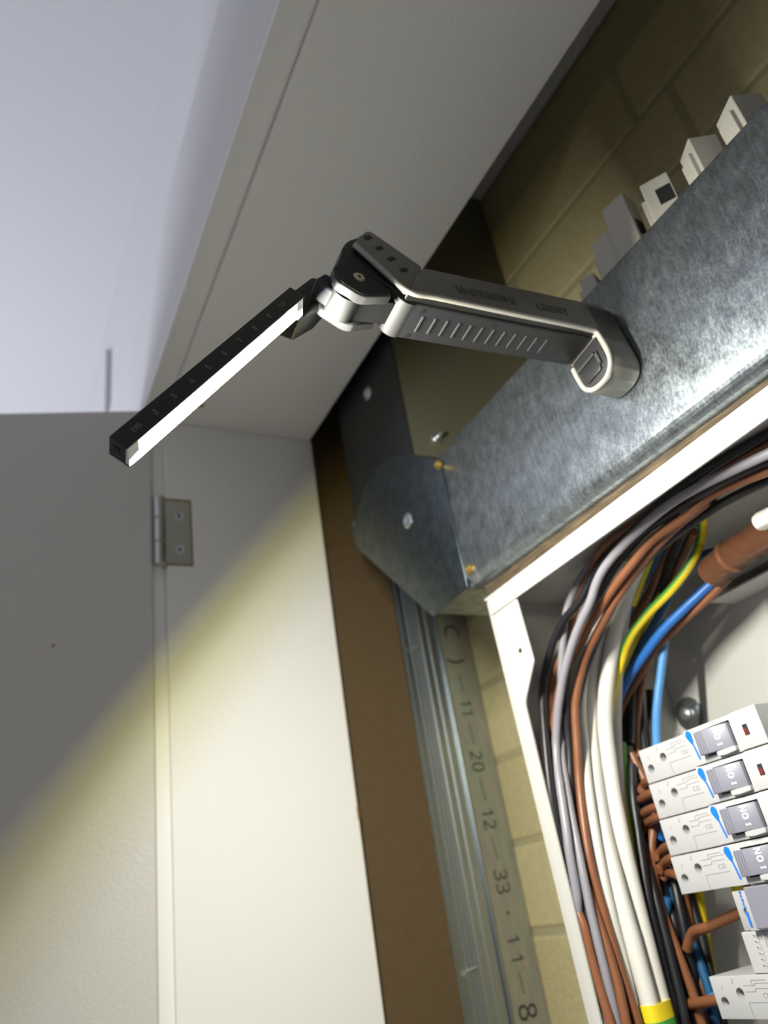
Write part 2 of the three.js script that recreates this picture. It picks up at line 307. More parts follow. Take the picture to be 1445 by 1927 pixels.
solo('timber_packer', prism([[-0.3775, 0.1664], [0.0, 0.1743], [0.0, 0.17445], [-0.3775, 0.17445]], 0.05, V(0, 0, -0.3405), X, Y, Z), M.timber, 'thin brown timber strip squeezed between the trunking and the board below', 'packer');
// white plastic clips standing on top of the trunking
{
  const clips = [
    [-0.1910, 0.3325, 0.0150, 0.012, 0.15, 0, 'grey plastic clip second from the bottom over the trunking edge'],
    [-0.2070, 0.3205, 0.0125, 0.012, 0.10, 0, 'lowest broad grey plastic clip over the trunking edge, notched at the top'],
    [-0.1660, 0.3195, 0.0150, 0.013, 0.55, 1, 'slotted plastic clip in the middle of the row over the trunking'],
    [-0.1375, 0.3150, 0.0150, 0.014, 1.05, 0, 'bright cream plastic clip second from the top over the trunking'],
    [-0.1130, 0.3120, 0.0160, 0.016, 1.15, 0, 'bright cream plastic clip topmost in the row over the trunking'],
    [-0.2265, 0.3080, 0.0100, 0.010, 0.40, 0, 'small plastic clip end just above the lamp arm'],
  ];
  for (const [x, top, w, dp, yaw, slot, lab] of clips) {
    const t = thing('plastic_clip', lab, 'clip', [x, 0.2806, -0.302]); t.rotation.y = yaw; const h = top - 0.2806, d = dp / 2;
    pl('body', box(-w / 2, w / 2, 0, h, -d, d, 0.0008), M.clip, t);
    if (slot) pl('slot', box(-w * 0.1, w * 0.42, h * 0.50, h * 0.78, d - 0.0004, d + 0.0003), M.dark, t);
    pl('lug', box(-w / 2 - 0.0025, -w / 2 + 0.001, 0, h * 0.75, -d * 0.7, d * 0.7, 0.0006), M.clip, t);
    pl('side_slot', box(w / 2 - 0.0004, w / 2 + 0.0003, h * 0.40, h * 0.62, -d * 0.6, d * 0.6), M.dark, t);
  }
}
// ---------------------------------------------------------------- distribution board
{
  const t = thing('distribution_board', 'open white metal distribution board full of cables under the trunking', 'enclosure', [-0.3784, 0.1661, -0.29]); t.rotation.z = 0.0211;
  pl('top_side', box(-0.0025, 0.382, -0.0015, 0, -0.138, 0), M.steel, t);
  pl('left_side', box(-0.0040, -0.0025, -0.75, 0, -0.138, -0.0025), M.steel, t);
  pl('right_side', box(0.3805, 0.382, -0.75, -0.0015, -0.138, 0), M.steel, t);
  pl('bottom_side', box(-0.0025, 0.382, -0.75, -0.7485, -0.138, 0), M.steel, t);
  pl('back_panel', box(-0.0025, 0.382, -0.75, 0, -0.1390, -0.1375), M.steel, t);
  pl('top_flange', box(0, 0.382, -0.0128, 0, -0.0016, 0.0002, 0.0006), M.steel, t);
  const lf = pl('left_flange', prism(rounded([[0.0004, -0.0133], [0.0290, -0.0133], [0.0300, -0.0535], [0.0120, -0.0735], [0.0078, -0.30], [0.0078, -0.745], [0.0004, -0.745]], [0, 0.001, 0.001, 0.003, 0.02, 0, 0]), 0.0014, V(0, 0, -0.0014), X, Y, Z, 0.0003), M.steel, t);
  pl('hole', rod(V(0.0205, -0.0440, -0.0001), Z, 0.0003, 0.0016, 0.0016, 10), M.dark, lf);
  for (const [x, z, r] of [[0.055, -0.045, 0.004], [0.062, -0.085, 0.003], [0.118, -0.075, 0.0035], [0.21, -0.06, 0.008]]) pl('knockout', rod(V(x, -0.0016, z), nY, 0.0004, r, r, 18), M.dark, t);
  // bracket behind the incoming cable
  const br = pl('bracket', box(0.0790, 0.24, -0.0245, -0.0190, -0.137, -0.118, 0.0008), M.steelGrey, t);
  pl('bracket_lip', box(0.0760, 0.24, -0.0330, -0.0315, -0.137, -0.112, 0.0005), M.steelGrey, br);
  const w = pl('washer', lathe([[0.0035, 0.0024], [0.0060, 0.0026], [0.0098, 0.0014], [0.0112, 0.0008], [0.0112, -0.0004]], V(0.0105, -0.0855, -0.1372), Z), M.darkZinc, t);
  pl('bolt_head', lathe([[0, 0.0062], [0.0026, 0.0060], [0.0042, 0.0048], [0.0046, 0.0022]], V(0.0105, -0.0855, -0.1372), Z), M.zinc, w);
  pl('mounting_pan', box(0.135, 0.34, -0.60, -0.112, -0.137, -0.098, 0.002), M.steelGrey, t);
}
// ---------------------------------------------------------------- circuit breakers
function carve(geo, cutters) {
  const ev = new Evaluator(); let b = new Brush(geo); b.updateMatrixWorld();
  for (const c of cutters) { const k = new Brush(c); k.updateMatrixWorld(); b = ev.evaluate(b, k, SUBTRACTION); }
  b.geometry.clearGroups(); return b.geometry;
}
// breaker in its own axes: x along the module from the terminal end, y across (down to -17.5 mm), z towards the viewer, z = 0 the terminal shoulder
const step = [[0, -0.06], [0, 0], [0.0395, 0], [0.0400, 0.0058], [0.0712, 0.0062], [0.0722, 0.0080], [0.0870, 0.0080], [0.0880, -0.002], [0.098, -0.004], [0.098, -0.06]];
function makeBreaker(label) {
  const t = thing('circuit_breaker', label, 'breaker', [-0.3228, 0.0524, -0.327], 'breakers in the upper stack'); t.rotation.z = 0.030;
  let g = prism(step, 0.0176, O, X, Z, nY, 0.0003);
  g = carve(g, [rod(V(0.0052, -0.0108, -0.009), Z, 0.02, 0.0023, 0.0023, 20), rod(V(0.0160, -0.0072, -0.009), Z, 0.02, 0.0023, 0.0023, 20), box(0.0500, 0.0690, -0.0150, -0.0022, -0.004, 0.02)]);
  pl('body', boxUV(g), M.mcb, t);
  for (const [x, y] of [[0.0052, -0.0108], [0.0160, -0.0072]]) { const s = pl('terminal_screw', lathe([[0, -0.0045], [0.0016, -0.0045], [0.0021, -0.0052], [0.0021, -0.0080]], V(x, y, 0), Z, 16), M.zinc, t); pl('drive', box(x - 0.0014, x + 0.0014, y - 0.0003, y + 0.0003, -0.0046, -0.0043), M.dark, s); }
  // toggle, pushed to the on side
  const d = pl('toggle', prism(rounded([[0.0486, 0.0045], [0.0486, 0.0100], [0.0550, 0.0100], [0.0672, 0.0066], [0.0672, 0.0045]], [0, 0.0008, 0.0006, 0.0006, 0]), 0.0112, V(0, -0.0030, 0), X, Z, nY, 0.0002), M.dolly, t, 'grey toggle marked I ON');
  for (let i = 0; i < 4; i++) pl('grip_ridge', box(0.0494 + i * 0.0014, 0.0498 + i * 0.0014, -0.0140, -0.0032, 0.0098, 0.0103), M.dolly, d);
  const v = V(-0.963, 0, 0.268);
  pl('lettering', merge([text('ON', 0.0030, 0.00012, V(0.0612, -0.0065, 0.00835), Y, v, bold), text('I', 0.0024, 0.00012, V(0.0612, -0.0117, 0.00835), Y, v, bold)]), M.whiteInk, d);
  pl('toggle_stop', prism(rounded([[0.0575, -0.0143], [0.0690, -0.0143], [0.0690, -0.0165], [0.0620, -0.0170], [0.0575, -0.0165]], 0.0006), 0.0075, V(0, 0, 0.001), X, Y, Z, 0.0003), M.mcb, t);
  // blue drop-shaped flag with a thin tail
  const drop = []; for (let i = 0; i <= 14; i++) { const a = Math.PI * i / 14; drop.push([0.0425 + 0.0018 * Math.cos(a), -0.0030 + 0.0026 * Math.sin(a)]); }
  drop.push([0.0413, -0.0045], [0.0426, -0.0068], [0.0434, -0.0076], [0.0443, -0.0055]);
  pl('flag', prism(drop, 0.0006, V(0, 0, 0.0058), X, Y, Z, 0.0001), M.mcbBlue, t, 'bright blue drop-shaped flag');
  pl('flag_tail', prism([[0.0430, -0.0072], [0.0438, -0.0072], [0.0452, -0.0150], [0.0442, -0.0150]], 0.0003, V(0, 0, 0.0058), X, Y, Z), M.mcbBlue, t);
  // printed diagram and ratings on the terminal shoulder
  const L = (x0, y0, x1, y1) => box(Math.min(x0, x1) - 0.00012, Math.max(x0, x1) + 0.00012, Math.min(y0, y1) - 0.00012, Math.max(y0, y1) + 0.00012, -0.0002, 0.00006);
  const lines = [L(0.0195, -0.0067, 0.0255, -0.0067), L(0.0195, -0.0042, 0.0245, -0.0042), L(0.0255, -0.0067, 0.0255, -0.0055), L(0.0245, -0.0042, 0.0262, -0.0042), L(0.0255, -0.0055, 0.0340, -0.0055), L(0.0262, -0.0042, 0.0262, -0.0034), L(0.0262, -0.0034, 0.0345, -0.0034), L(0.0245, -0.0022, 0.0330, -0.0022), L(0.0195, -0.0110, 0.0380, -0.0110), L(0.0195, -0.0110, 0.0195, -0.0170), L(0.0245, -0.0042, 0.0245, -0.0022)];
  pl('printed_diagram', merge([...lines, text('C32', 0.0020, 0.00006, V(0.0312, -0.0083, 0), X, Y), text('1', 0.0018, 0.00006, V(0.0058, -0.0050, 0), X, Y), text('2', 0.0018, 0.00006, V(0.0135, -0.0022, 0), X, Y)]), M.ink, t);
  const w = pl('indicator', box(0.0765, 0.0792, -0.0118, -0.0068, 0.0070, 0.00812), M.dark, t); pl('indicator_flag', box(0.0771, 0.0786, -0.0115, -0.0085, 0.0075, 0.0083), M.red, w);
  return t;
}
const breaker = makeBreaker('white circuit breaker at the top of the upper stack, nearest the washer bolt');
const copyBreaker = (x, y, label, group) => { const c = breaker.clone(); c.name = numbered('circuit_breaker'); c.position.set(x, y + H, -0.327); c.userData = { ...breaker.userData, base: [x, y, -0.327], label }; if (group) c.userData.group = group; else delete c.userData.group; scene.add(c); return c; };
copyBreaker(-0.3226, 0.0342, 'white circuit breaker second from the top of the upper stack', 'breakers in the upper stack');
copyBreaker(-0.3225, 0.0160, 'white circuit breaker third from the top of the upper stack', 'breakers in the upper stack');
copyBreaker(-0.3225, -0.0022, 'white circuit breaker at the bottom of the upper stack, above the plain grey switch', 'breakers in the upper stack');
copyBreaker(-0.3206, -0.0561, 'white circuit breaker standing apart below the blank cover');
{
  const t = thing('isolator_switch', 'white module with a broad plain grey switch below the stack of breakers', 'switch', [-0.2906, -0.0209, -0.327]); t.rotation.z = 0.02;
  let g = prism(rounded([[0, -0.05], [0, 0], [0.0065, 0.0005], [0.0070, 0.0040], [0.066, 0.0045], [0.066, -0.05]], 0.0004), 0.0166, O, X, Z, nY, 0.0003);
  g = carve(g, [rod(V(0.0062, -0.0090, -0.004), Z, 0.02, 0.0026, 0.0026, 20)]);
  pl('body', boxUV(g), M.mcb, t);
  pl('switch_plate', box(0.0125, 0.0600, -0.0160, 0.0015, 0.0030, 0.0062, 0.0008), M.dolly, t, 'broad plain grey switch plate');
  pl('blue_bar', box(0.0082, 0.0092, -0.0148, -0.0085, 0.0035, 0.0045), M.mcbBlue, t);
  const bits = []; for (let i = 0; i < 5; i++) bits.push(box(0.0080, 0.0090 - (i % 2) * 0.0003, -0.0075 + i * 0.0016, -0.0064 + i * 0.0016, 0.0035, 0.0044));
  pl('blue_print', merge(bits), M.mcbBlue, t);
}
{
  const t = thing('blank_cover', 'white blank cover with a moulded zigzag below the grey switch', 'cover', [-0.2930, -0.0380, -0.327]); t.rotation.z = 0.02;
  pl('plate', box(0, 0.07, -0.0170, 0, -0.04, 0, 0.0006), M.mcb, t);
  const z = []; for (let i = 0; i < 6; i++) z.push(box(0.0070, 0.0095, -0.0020 - i * 0.0024, -0.0013 - i * 0.0024, -0.0005, 0.0003), prism([[0.0070, -0.0013 - i * 0.0024], [0.0095, -0.0028 - i * 0.0024], [0.0095, -0.0034 - i * 0.0024], [0.0070, -0.0019 - i * 0.0024]], 0.0008, V(0, 0, -0.0005), X, Y, Z));
  pl('moulded_zigzag', merge(z), M.mcb, t); pl('ridge', box(0.0125, 0.0132, -0.0168, -0.0002, -0.0005, 0.0009, 0.0003), M.mcb, t);
}
solo('earth_tail', prism(rounded([[-0.2985, -0.0160], [-0.2900, -0.0160], [-0.2860, -0.0390], [-0.2960, -0.0370]], 0.001), 0.006, V(0, 0, -0.341), X, Y, Z, 0.001), M.tapeY, 'flat yellow earth tail behind the module with the broad grey switch', 'earth tail');
// ---------------------------------------------------------------- cables
const green = new THREE.Color(0.10, 0.36, 0.05), yellow = new THREE.Color(0.80, 0.60, 0.015);
function capped(pts, r, striped, turn = 0) {
  const curve = new THREE.CatmullRomCurve3(pts.map(p => V(...p)), false, 'centripetal'), n = Math.max(14, pts.length * 7), rad = 14;
  const tube = new THREE.TubeGeometry(curve, n, r, rad, false);
  const gs = [tube];
  for (const e of [0, 1]) { const g = new THREE.CircleGeometry(r, rad); g.applyQuaternion(new THREE.Quaternion().setFromUnitVectors(Z, curve.getTangentAt(e).multiplyScalar(e ? 1 : -1))); const p = curve.getPointAt(e); g.translate(p.x, p.y, p.z); gs.push(g); }
  if (striped) {
    gs.forEach((g, k) => {
      const n2 = g.attributes.position.count, c = new Float32Array(n2 * 3), uv = g.attributes.uv;
      for (let i = 0; i < n2; i++) { const a = k ? 0 : (uv.getY(i) + turn) % 1; const q = a < 0.52 ? yellow : green; c.set([q.r, q.g, q.b], i * 3); }
      g.setAttribute('color', new THREE.BufferAttribute(c, 3));
    });
  }
  return mergeGeometries(gs);
}
const paths = {
  lilac_front: [.0025, [[-.1065,.1516,-.313],[-.1115,.1514,-.3129],[-.1165,.1512,-.3128],[-.1215,.151,-.3126],[-.1265,.1508,-.3125],[-.1315,.1506,-.3124],[-.1365,.1504,-.3123],[-.1415,.1503,-.3121],[-.1465,.1503,-.312],[-.1515,.1504,-.3119],[-.1565,.1507,-.3118],[-.1614,.1514,-.3116],[-.1663,.1525,-.3115],[-.1711,.1536,-.3114],[-.1761,.1543,-.3112],[-.181,.155,-.3111],[-.1859,.1557,-.311],[-.1908,.1564,-.3109],[-.1958,.157,-.3108],[-.2007,.1576,-.3107],[-.2056,.1582,-.3105],[-.2106,.1587,-.3104],[-.2155,.1591,-.3102],[-.2204,.1594,-.3101],[-.2254,.1596,-.3099],[-.2304,.1596,-.3097],[-.2354,.1593,-.3095],[-.2403,.1589,-.3093],[-.2453,.1584,-.3093],[-.2503,.1578,-.3092],[-.2553,.1571,-.3093],[-.2602,.1563,-.3093],[-.2651,.1555,-.3093],[-.27,.1545,-.3093],[-.2749,.1533,-.3093],[-.2797,.1521,-.3092],[-.2845,.1506,-.3092],[-.2891,.1488,-.3091],[-.2935,.1465,-.3089],[-.2976,.1438,-.3088],[-.3014,.1406,-.3087],[-.3049,.1371,-.3086],[-.3087,.1339,-.3085],[-.3127,.131,-.3084],[-.3169,.1283,-.3083],[-.3209,.1255,-.3083],[-.3249,.1225,-.3082],[-.3286,.1193,-.3081],[-.3322,.116,-.308],[-.3358,.1125,-.3079],[-.3392,.109,-.3078],[-.3425,.1054,-.3077],[-.3457,.1017,-.3076],[-.3487,.0978,-.3076],[-.3516,.0938,-.3076],[-.3544,.0898,-.3076],[-.3572,.0858,-.3077],[-.3598,.0817,-.3078],[-.3621,.0775,-.3078],[-.3642,.0731,-.3076],[-.3659,.0685,-.3072],[-.3667,.0638,-.3064],[-.3668,.059,-.3052],[-.3663,.0543,-.3039],[-.3655,.0496,-.3025],[-.3647,.0449,-.3013],[-.3642,.0402,-.3002],[-.3637,.0354,-.2993],[-.3633,.0306,-.2983],[-.3628,.0258,-.2973],[-.3625,.021,-.2964],[-.3624,.0161,-.2956],[-.3625,.0112,-.2949],[-.3627,.0063,-.2945],[-.363,.0014,-.2943],[-.3635,-.0035,-.2943],[-.364,-.0084,-.2943],[-.3648,-.0135,-.2943],[-.3665,-.0191,-.2943],[-.3685,-.0248,-.2945],[-.3695,-.0301,-.2947],[-.3697,-.0351,-.2947],[-.3697,-.04,-.2946],[-.3696,-.045,-.2945],[-.3694,-.05,-.2944],[-.3692,-.055,-.2944],[-.369,-.06,-.2943],[-.3687,-.065,-.2943],[-.3682,-.07,-.2947],[-.3672,-.0749,-.2944],[-.3665,-.0798,-.2943],[-.3661,-.0848,-.2943],[-.3657,-.0898,-.2943],[-.3654,-.0948,-.2943],[-.365,-.0997,-.2943],[-.3647,-.1047,-.2943],[-.3643,-.1097,-.2943],[-.3639,-.1146,-.2943],[-.3635,-.1196,-.2943],[-.3631,-.1245,-.2943],[-.3627,-.1295,-.2943],[-.3623,-.1345,-.2943],[-.362,-.1395,-.2943],[-.3616,-.1445,-.2943],[-.3613,-.1496,-.2943]]],
  brown_upper: [.0025, [[-.1072,.1592,-.319],[-.1122,.159,-.319],[-.1172,.1587,-.3189],[-.1222,.1584,-.3189],[-.1271,.1581,-.3188],[-.1321,.1578,-.3188],[-.1371,.1575,-.3187],[-.1421,.1574,-.3187],[-.1471,.1573,-.3188],[-.1521,.1574,-.3189],[-.157,.1578,-.3191],[-.1619,.1587,-.3195],[-.1667,.1599,-.3201],[-.1715,.1612,-.3206],[-.1764,.1622,-.3208],[-.1813,.1629,-.3207],[-.1863,.1634,-.3203],[-.1912,.1638,-.3197],[-.1962,.1641,-.3192],[-.2011,.1644,-.3186],[-.2061,.1645,-.3182],[-.2111,.1646,-.3178],[-.216,.1646,-.3174],[-.221,.1644,-.3171],[-.226,.1643,-.3168],[-.2309,.1642,-.3166],[-.2359,.1642,-.3165],[-.2409,.1642,-.3164],[-.2459,.1642,-.3162],[-.251,.1643,-.316],[-.256,.1643,-.3158],[-.2609,.1642,-.3157],[-.2659,.1642,-.3155],[-.2709,.1641,-.3154],[-.276,.164,-.3152],[-.2811,.1637,-.3149],[-.2862,.1632,-.3149],[-.2913,.1625,-.3152],[-.2963,.1616,-.316],[-.3011,.1607,-.3174],[-.3058,.1597,-.3192],[-.3103,.1587,-.3213],[-.3147,.1578,-.3235],[-.319,.1568,-.3255],[-.3235,.1553,-.3269],[-.3277,.1531,-.3274],[-.3315,.1502,-.3271],[-.3351,.147,-.3267],[-.3387,.1438,-.3266],[-.3424,.1407,-.3267],[-.3462,.1375,-.3267],[-.3498,.1341,-.3266],[-.3534,.1307,-.3262],[-.3568,.1271,-.3257],[-.3602,.1234,-.3251],[-.3635,.1197,-.3245],[-.3666,.1159,-.3238],[-.3693,.1118,-.3228],[-.3713,.1074,-.3213],[-.3723,.1031,-.3191],[-.3723,.0988,-.3165],[-.3719,.0946,-.3139],[-.3716,.0903,-.3115],[-.3715,.0858,-.3093],[-.3715,.0812,-.3074],[-.3714,.0765,-.3056],[-.3714,.0718,-.3038],[-.3713,.067,-.3022],[-.3713,.0623,-.3006],[-.3712,.0575,-.2991],[-.3712,.0527,-.2976],[-.3712,.0479,-.2964],[-.3714,.043,-.2955],[-.3716,.0381,-.2949],[-.3719,.0332,-.2945],[-.3721,.0282,-.2943],[-.3723,.0232,-.2943],[-.3725,.0181,-.2943],[-.3725,.0131,-.2943],[-.3723,.0081,-.2943],[-.3721,.0031,-.2943],[-.3716,-.0018,-.2943],[-.3709,-.0067,-.2943],[-.3701,-.0115,-.2943],[-.3685,-.0166,-.2943],[-.3663,-.0222,-.2943],[-.3649,-.0276,-.2943],[-.3647,-.0326,-.2943],[-.3648,-.0374,-.2943],[-.3648,-.0422,-.2943],[-.3646,-.047,-.2943],[-.3642,-.0518,-.2943],[-.3638,-.0566,-.2943],[-.3633,-.0615,-.2943],[-.3627,-.0665,-.2943],[-.3622,-.0715,-.2943],[-.3617,-.0763,-.295],[-.3613,-.0812,-.2954],[-.3609,-.086,-.2957],[-.3606,-.0908,-.2959],[-.3603,-.0957,-.2961],[-.36,-.1005,-.2963],[-.3597,-.1053,-.2966],[-.3595,-.1102,-.2969],[-.3593,-.1151,-.2972],[-.359,-.1199,-.2975],[-.3588,-.1248,-.2977],[-.3587,-.1296,-.298],[-.3585,-.1345,-.2982],[-.3583,-.1394,-.2985],[-.3581,-.1442,-.2987],[-.3579,-.1491,-.2989]]],
  black_left: [.0025, [[-.1085,.1655,-.325],[-.1135,.1654,-.3248],[-.1185,.1653,-.3247],[-.1235,.1652,-.3246],[-.1286,.1651,-.3244],[-.1336,.1651,-.3243],[-.1386,.165,-.3241],[-.1436,.1649,-.3239],[-.1486,.1649,-.3236],[-.1536,.1649,-.3232],[-.1586,.165,-.3225],[-.1635,.1653,-.3214],[-.1684,.1657,-.32],[-.1732,.166,-.3186],[-.1782,.166,-.3175],[-.1831,.1659,-.3165],[-.188,.1658,-.3154],[-.193,.1656,-.3144],[-.1979,.1655,-.3135],[-.2029,.1653,-.3128],[-.2079,.1651,-.3123],[-.2129,.1649,-.3119],[-.218,.1646,-.3118],[-.223,.1644,-.3116],[-.2281,.1641,-.3116],[-.2332,.1638,-.3116],[-.2382,.1634,-.3116],[-.2433,.1628,-.3116],[-.2483,.1622,-.3117],[-.2533,.1615,-.3119],[-.2583,.1609,-.3122],[-.2633,.1603,-.3127],[-.2683,.1598,-.3134],[-.2733,.1595,-.3143],[-.2782,.1592,-.3153],[-.2831,.1589,-.3161],[-.2879,.1584,-.3169],[-.2927,.1577,-.3176],[-.2975,.1567,-.3182],[-.3021,.1555,-.3186],[-.3067,.1539,-.3188],[-.311,.1518,-.3188],[-.315,.1492,-.3187],[-.319,.1465,-.3184],[-.323,.1439,-.3181],[-.3273,.1418,-.3179],[-.3319,.1402,-.3176],[-.3366,.1389,-.3173],[-.3412,.1372,-.3171],[-.3455,.1349,-.3168],[-.3495,.1322,-.3165],[-.3534,.1292,-.3163],[-.3571,.1261,-.3161],[-.3609,.1229,-.3162],[-.3644,.1196,-.3163],[-.3673,.1157,-.3158],[-.3689,.1113,-.3145],[-.3692,.1069,-.3124],[-.369,.1025,-.3103],[-.3686,.0981,-.3083],[-.3684,.0934,-.3066],[-.3682,.0888,-.3052],[-.3679,.084,-.3038],[-.3676,.0793,-.3026],[-.3673,.0746,-.3014],[-.367,.0698,-.3002],[-.3668,.065,-.2991],[-.3666,.0602,-.298],[-.3665,.0553,-.297],[-.3664,.0504,-.2961],[-.3664,.0455,-.2953],[-.3665,.0405,-.2947],[-.3667,.0355,-.2944],[-.367,.0305,-.2944],[-.3674,.0255,-.2945],[-.3676,.0205,-.2949],[-.3678,.0156,-.2954],[-.3678,.0106,-.296],[-.3678,.0056,-.2965],[-.3677,.0007,-.2971],[-.3676,-.0043,-.2977],[-.3674,-.0094,-.2984],[-.3671,-.0144,-.2989],[-.3668,-.0195,-.2993],[-.3664,-.0245,-.2997],[-.366,-.0295,-.3002],[-.3656,-.0344,-.3006],[-.3652,-.0393,-.3012],[-.3648,-.0443,-.3018],[-.3645,-.0492,-.3025],[-.3641,-.0541,-.303],[-.3636,-.0591,-.3035],[-.363,-.0641,-.3039],[-.3624,-.0691,-.3043],[-.3618,-.0741,-.3048],[-.3608,-.079,-.3055],[-.36,-.0839,-.3058],[-.3592,-.0889,-.3059],[-.3584,-.0939,-.3059],[-.3577,-.0989,-.3057],[-.357,-.104,-.3054],[-.3564,-.1091,-.305],[-.3559,-.1143,-.3046],[-.3556,-.1195,-.3043],[-.3556,-.1249,-.3041],[-.3556,-.1303,-.304],[-.3558,-.1358,-.3042],[-.3561,-.1412,-.3045],[-.3565,-.1467,-.305],[-.3569,-.152,-.3055]]],
  black_front: [.0025, [[-.1142,.1534,-.325],[-.1192,.1533,-.3248],[-.1242,.1532,-.3247],[-.1292,.153,-.3245],[-.1341,.1529,-.3244],[-.1391,.1527,-.3243],[-.1441,.1526,-.3241],[-.1491,.1525,-.3239],[-.154,.1525,-.3238],[-.159,.1527,-.3236],[-.164,.153,-.3234],[-.1689,.1537,-.3231],[-.1738,.1547,-.3228],[-.1787,.1557,-.3225],[-.1836,.1566,-.3222],[-.1885,.1574,-.3219],[-.1934,.1581,-.3216],[-.1984,.1588,-.3213],[-.2033,.1594,-.3211],[-.2083,.1599,-.3208],[-.2133,.1602,-.3206],[-.2183,.1603,-.3204],[-.2233,.1604,-.3202],[-.2283,.1604,-.3202],[-.2333,.1603,-.3201],[-.2382,.1602,-.3201],[-.2432,.1601,-.32],[-.2481,.16,-.3199],[-.2531,.1599,-.3198],[-.258,.1597,-.3196],[-.2629,.159,-.3193],[-.2678,.158,-.3192],[-.2726,.1567,-.319],[-.2774,.1552,-.3187],[-.282,.1536,-.3184],[-.2866,.1517,-.318],[-.291,.1495,-.3177],[-.2953,.1471,-.3173],[-.2996,.1445,-.317],[-.3039,.1421,-.3166],[-.3081,.1396,-.3162],[-.3124,.1371,-.3158],[-.3166,.1345,-.3153],[-.3209,.132,-.3148],[-.3252,.1296,-.3143],[-.3292,.1267,-.3137],[-.3328,.1234,-.3133],[-.3363,.1198,-.3128],[-.3396,.116,-.3125],[-.3428,.1121,-.3124],[-.346,.1081,-.3126],[-.3488,.104,-.3129],[-.3513,.0996,-.3133],[-.3537,.0952,-.3136],[-.3559,.0907,-.314],[-.3581,.0861,-.3145],[-.36,.0814,-.3149],[-.3617,.0766,-.3151],[-.3631,.0718,-.3153],[-.3643,.0668,-.3152],[-.3653,.0619,-.3149],[-.3662,.057,-.3143],[-.3671,.0521,-.3134],[-.3677,.0472,-.3125],[-.3683,.0422,-.3116],[-.3688,.0373,-.3107],[-.3691,.0323,-.3098],[-.3692,.0274,-.309],[-.3691,.0225,-.3083],[-.369,.0176,-.3075],[-.369,.0126,-.3069],[-.3692,.0076,-.3063],[-.3695,.0026,-.3059],[-.3698,-.0024,-.3055],[-.3701,-.0074,-.3052],[-.3703,-.0124,-.3049],[-.3703,-.0173,-.3045],[-.3702,-.0222,-.304],[-.37,-.0271,-.3036],[-.3698,-.032,-.3032],[-.3697,-.037,-.303],[-.3696,-.0419,-.3028],[-.3695,-.0468,-.3027],[-.3694,-.0517,-.3026],[-.3692,-.0566,-.3026],[-.369,-.0614,-.3026],[-.3688,-.0663,-.3028],[-.3686,-.0712,-.3031],[-.3683,-.076,-.3034],[-.368,-.0809,-.3038],[-.3677,-.0858,-.304],[-.3673,-.0907,-.3042],[-.367,-.0957,-.3045],[-.3666,-.1006,-.3048],[-.3663,-.1056,-.3051],[-.3659,-.1106,-.3054],[-.3657,-.1155,-.3057],[-.3654,-.1205,-.3061],[-.3652,-.1255,-.3064],[-.3649,-.1305,-.3068],[-.3647,-.1355,-.3071],[-.3645,-.1405,-.3074],[-.3642,-.1455,-.3077],[-.3638,-.1505,-.308]]],
